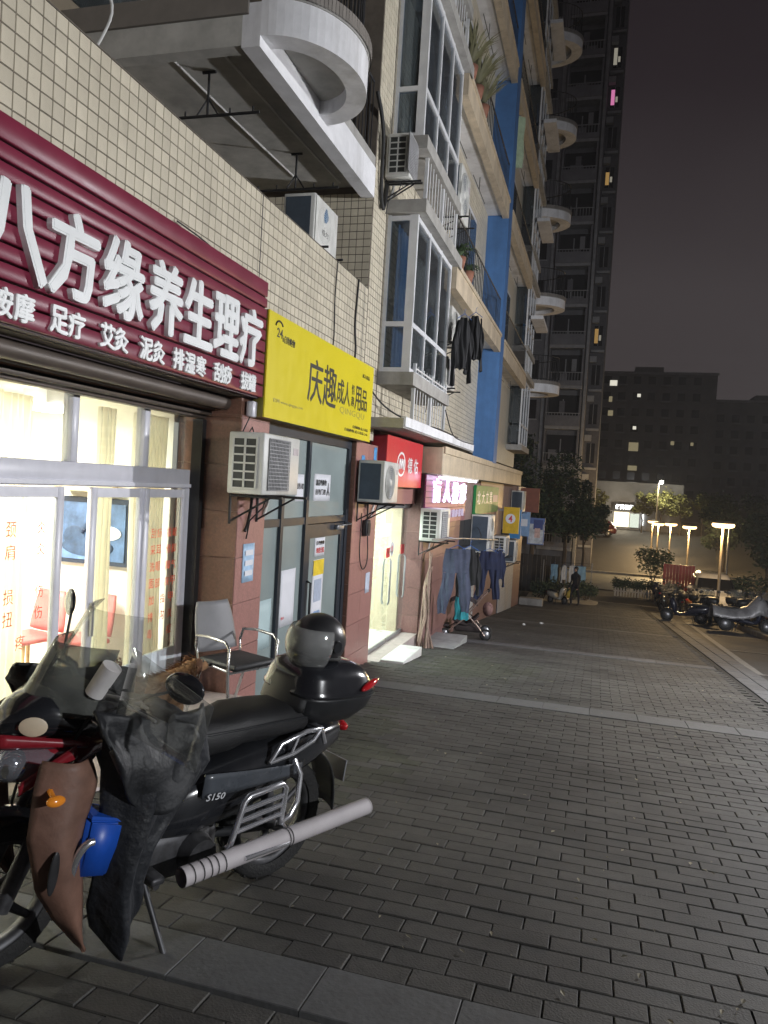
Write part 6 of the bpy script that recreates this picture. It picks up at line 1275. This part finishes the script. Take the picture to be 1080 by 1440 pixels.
# far block with a few lit windows
fb_m = M('far_block_wall', (.16, .16, .17), .9, var=.2, scale=.6)
def far_block(label, x0, x1, y0, y1, zt, lit, grp=None, z0=-3):
    t = thing('apartment_block', label, 'building', ((x0+x1)/2, y0, z0), 'far apartment blocks'); bx('wall', fb_m, t, x0, x1, y0, y1, z0, zt)
    bx('roof', fb_m, t, x0+(x1-x0)*.3, x0+(x1-x0)*.55, y0+2, y1, zt, zt+1.2); bx('cornice', tw_m, t, x0-.2, x1+.2, y0-.25, y0-.01, zt-.5, zt-.1)
    n_ = int((x1-x0)/2.6); k = 0; z = z0+2.4
    while z < zt-1.6:
        for i in range(n_):
            xx = x0 + .7 + i*2.6; m_ = MT['tower_glass']
            wn = bx('window', m_, t, xx, xx+1.3, y0-.05, y0-.01, z, z+1.4)
            if i % 3 == 1: bx('ledge', tw_m, wn, xx-.3, xx+1.6, y0-.6, y0-.051, z-.35, z-.15)
        z += 2.95
    for (a, b_, c, d, m_) in lit: bx('lit_window', m_, t, a, b_, y0-.09, y0-.052, c, d)
    return t
lw = EM('far_lit_white', (1, .95, .8), .8); ly = EM('far_lit_yellow', (1, .85, .5), .22)
far_block('dark apartment block with scattered lit windows beyond the lamps', -1.5, 18.8, 150, 170, 25.3, [(.2, 1.5, 22.6, 23.6, lw), (.2, .8, 19.6, 20.6, ly), (.2, 1.1, 17, 18, ly), (5.2, 5.8, 20.6, 21.2, lw), (4.8, 5.4, 14.6, 15.2, lw), (4.3, 6, 10.6, 12.2, ly), (4.4, 6.2, 3.4, 4.8, lw), (4.4, 6.0, 7.0, 7.9, ly), (11.6, 12.2, 12, 12.7, ly), (15, 15.5, 12, 12.6, ly)])
far_block('lower dark apartment block at the right skyline', 19.2, 44, 156, 175, 21.3, [])
far_block('dark block behind the trees at the left of the lit shop', -16, -2, 100, 112, 9, [(-3.6, -2.6, 4.2, 5.6, ly)])
# far lit shops
fs = thing('lit_shop', 'small brightly lit shop with a white glowing sign at the end of the road', 'shop', (3, 93, gz(93)))
bx('wall', fb_m, fs, -1, 9, 93.6, 100, gz(93), gz(93)+5.5); bx('glow_window', EM('shop_glow', (1, .88, .62), 2.2), fs, 1.6, 3.3, 93.5, 93.58, gz(93)+.3, gz(93)+2.0); bx('glow_window', EM('shop_glow_dim', (.9, 1, .85), .9), fs, 3.4, 4.4, 93.5, 93.58, gz(93)+.3, gz(93)+1.9)
bx('sign_board', dark_in, fs, 1.4, 4.6, 93.4, 93.5, gz(93)+2.1, gz(93)+3.0)
lettering('sign_lettering', '便民百货', EM('sign_white', (1, 1, 1), 6), fs, 2.7, 93.38, gz(93)+2.6, .55, 2.0, .03, .03, face='-Y'); bx('lamp_strip', EM('strip_white', (.95, 1, 1), 8), fs, 4.7, 4.85, 93.3, 93.4, gz(93)+.6, gz(93)+1.9)
point('shop_light', (2.6, 92.2, gz(93)+1.8), 220, (1, .85, .6), .3, fs)
s4 = thing('glowing_sign', 'small sign with one green and one red glowing character at the far shops', 'sign', (-.1, 92, 0)); bx('board', dark_in, s4, -.9, .9, 92.1, 92.2, -.7, .2)
lettering('character', '大', EM('led_green', (.05, .9, .35), 3), s4, -.35, 92.08, -.25, .5, .5, .03, .02, face='-Y'); lettering('character', '药', EM('led_red', (1, .08, .12), 3), s4, .4, 92.08, -.25, .5, .5, .03, .02, face='-Y')
s5 = thing('glowing_sign', 'white glowing vertical sign seen through the dark trees', 'sign', (-2.2, 72, -.6)); bx('board', dark_in, s5, -2.55, -1.85, 72.02, 72.1, -1.9, -.1)
for i, ch_ in enumerate('美发'): lettering('character', ch_, EM('sign_white', (1, 1, 1), 6), s5, -2.2, 72.0, -.55-.75*i, .6, .55, .03, .02, face='-Y')
tag(bx('light_box', EM('light_box_white', (1, 1, 1), 5), None, -.75, -.5, 84.5, 84.7, -1.6, -.6), 'narrow white light box beside the green and red sign', 'light box')
# embankment on the right and distant ground haze wall
em = MB(); em.add([(6.5, 42, gz(42)), (40, 42, gz(42)+1.0), (40, 110, 4), (14, 110, 1.5), (8.5, 60, gz(60)+.4)], [(0, 1, 2, 3, 4)]); tag(obj('embankment', em, M('embank', (.028, .026, .02), .95, var=.3)), kind='structure')
rl = thing('handrail', 'pale handrail sloping along the right embankment', 'railing', (9, 52, -2)); rq = MB()
rq.tube([(6.9, 50, gz(50)+.9), (12.5, 44, gz(44)+1.3)], .04, 6).tube([(6.9, 50, gz(50)+.55), (12.5, 44, gz(44)+.9)], .03, 6); obj('rail', rq, steel, rl)
for i in range(6): t_ = i/5; obj('post', MB().tube([(6.9+5.6*t_, 50-6*t_, gz(45)-.2), (6.9+5.6*t_, 50-6*t_, gz(45)+.9+.4*t_)], .03, 6), steel, rl)
for i in range(9):
    x = 7.5+i*2.1; y = 44+((i*37) % 9); shrub('%s dark shrub on the right embankment, counted from the road' % ('first', 'second', 'third', 'fourth', 'fifth', 'sixth', 'seventh', 'eighth', 'ninth')[i], x, y, 1.1, 1.7, 500, leaf_d, 'embankment shrubs', 60+i, .12)

# ------------------------------------------------------------------ damp night air
hz = MB().box(-235, 235, -75, 435, -9, 78); ho_ = obj('haze', hz, None, kind='stuff'); hm_ = bpy.data.materials.new('haze'); hm_.use_nodes = True; ht = hm_.node_tree; ht.nodes.clear()
hv = node(ht, 'ShaderNodeVolumePrincipled', Density=HZ); hv.inputs['Color'].default_value = (.85, .85, .87, 1); hoo = ht.nodes.new('ShaderNodeOutputMaterial'); ht.links.new(hv.outputs[0], hoo.inputs['Volume']); ho_.data.materials.append(hm_)
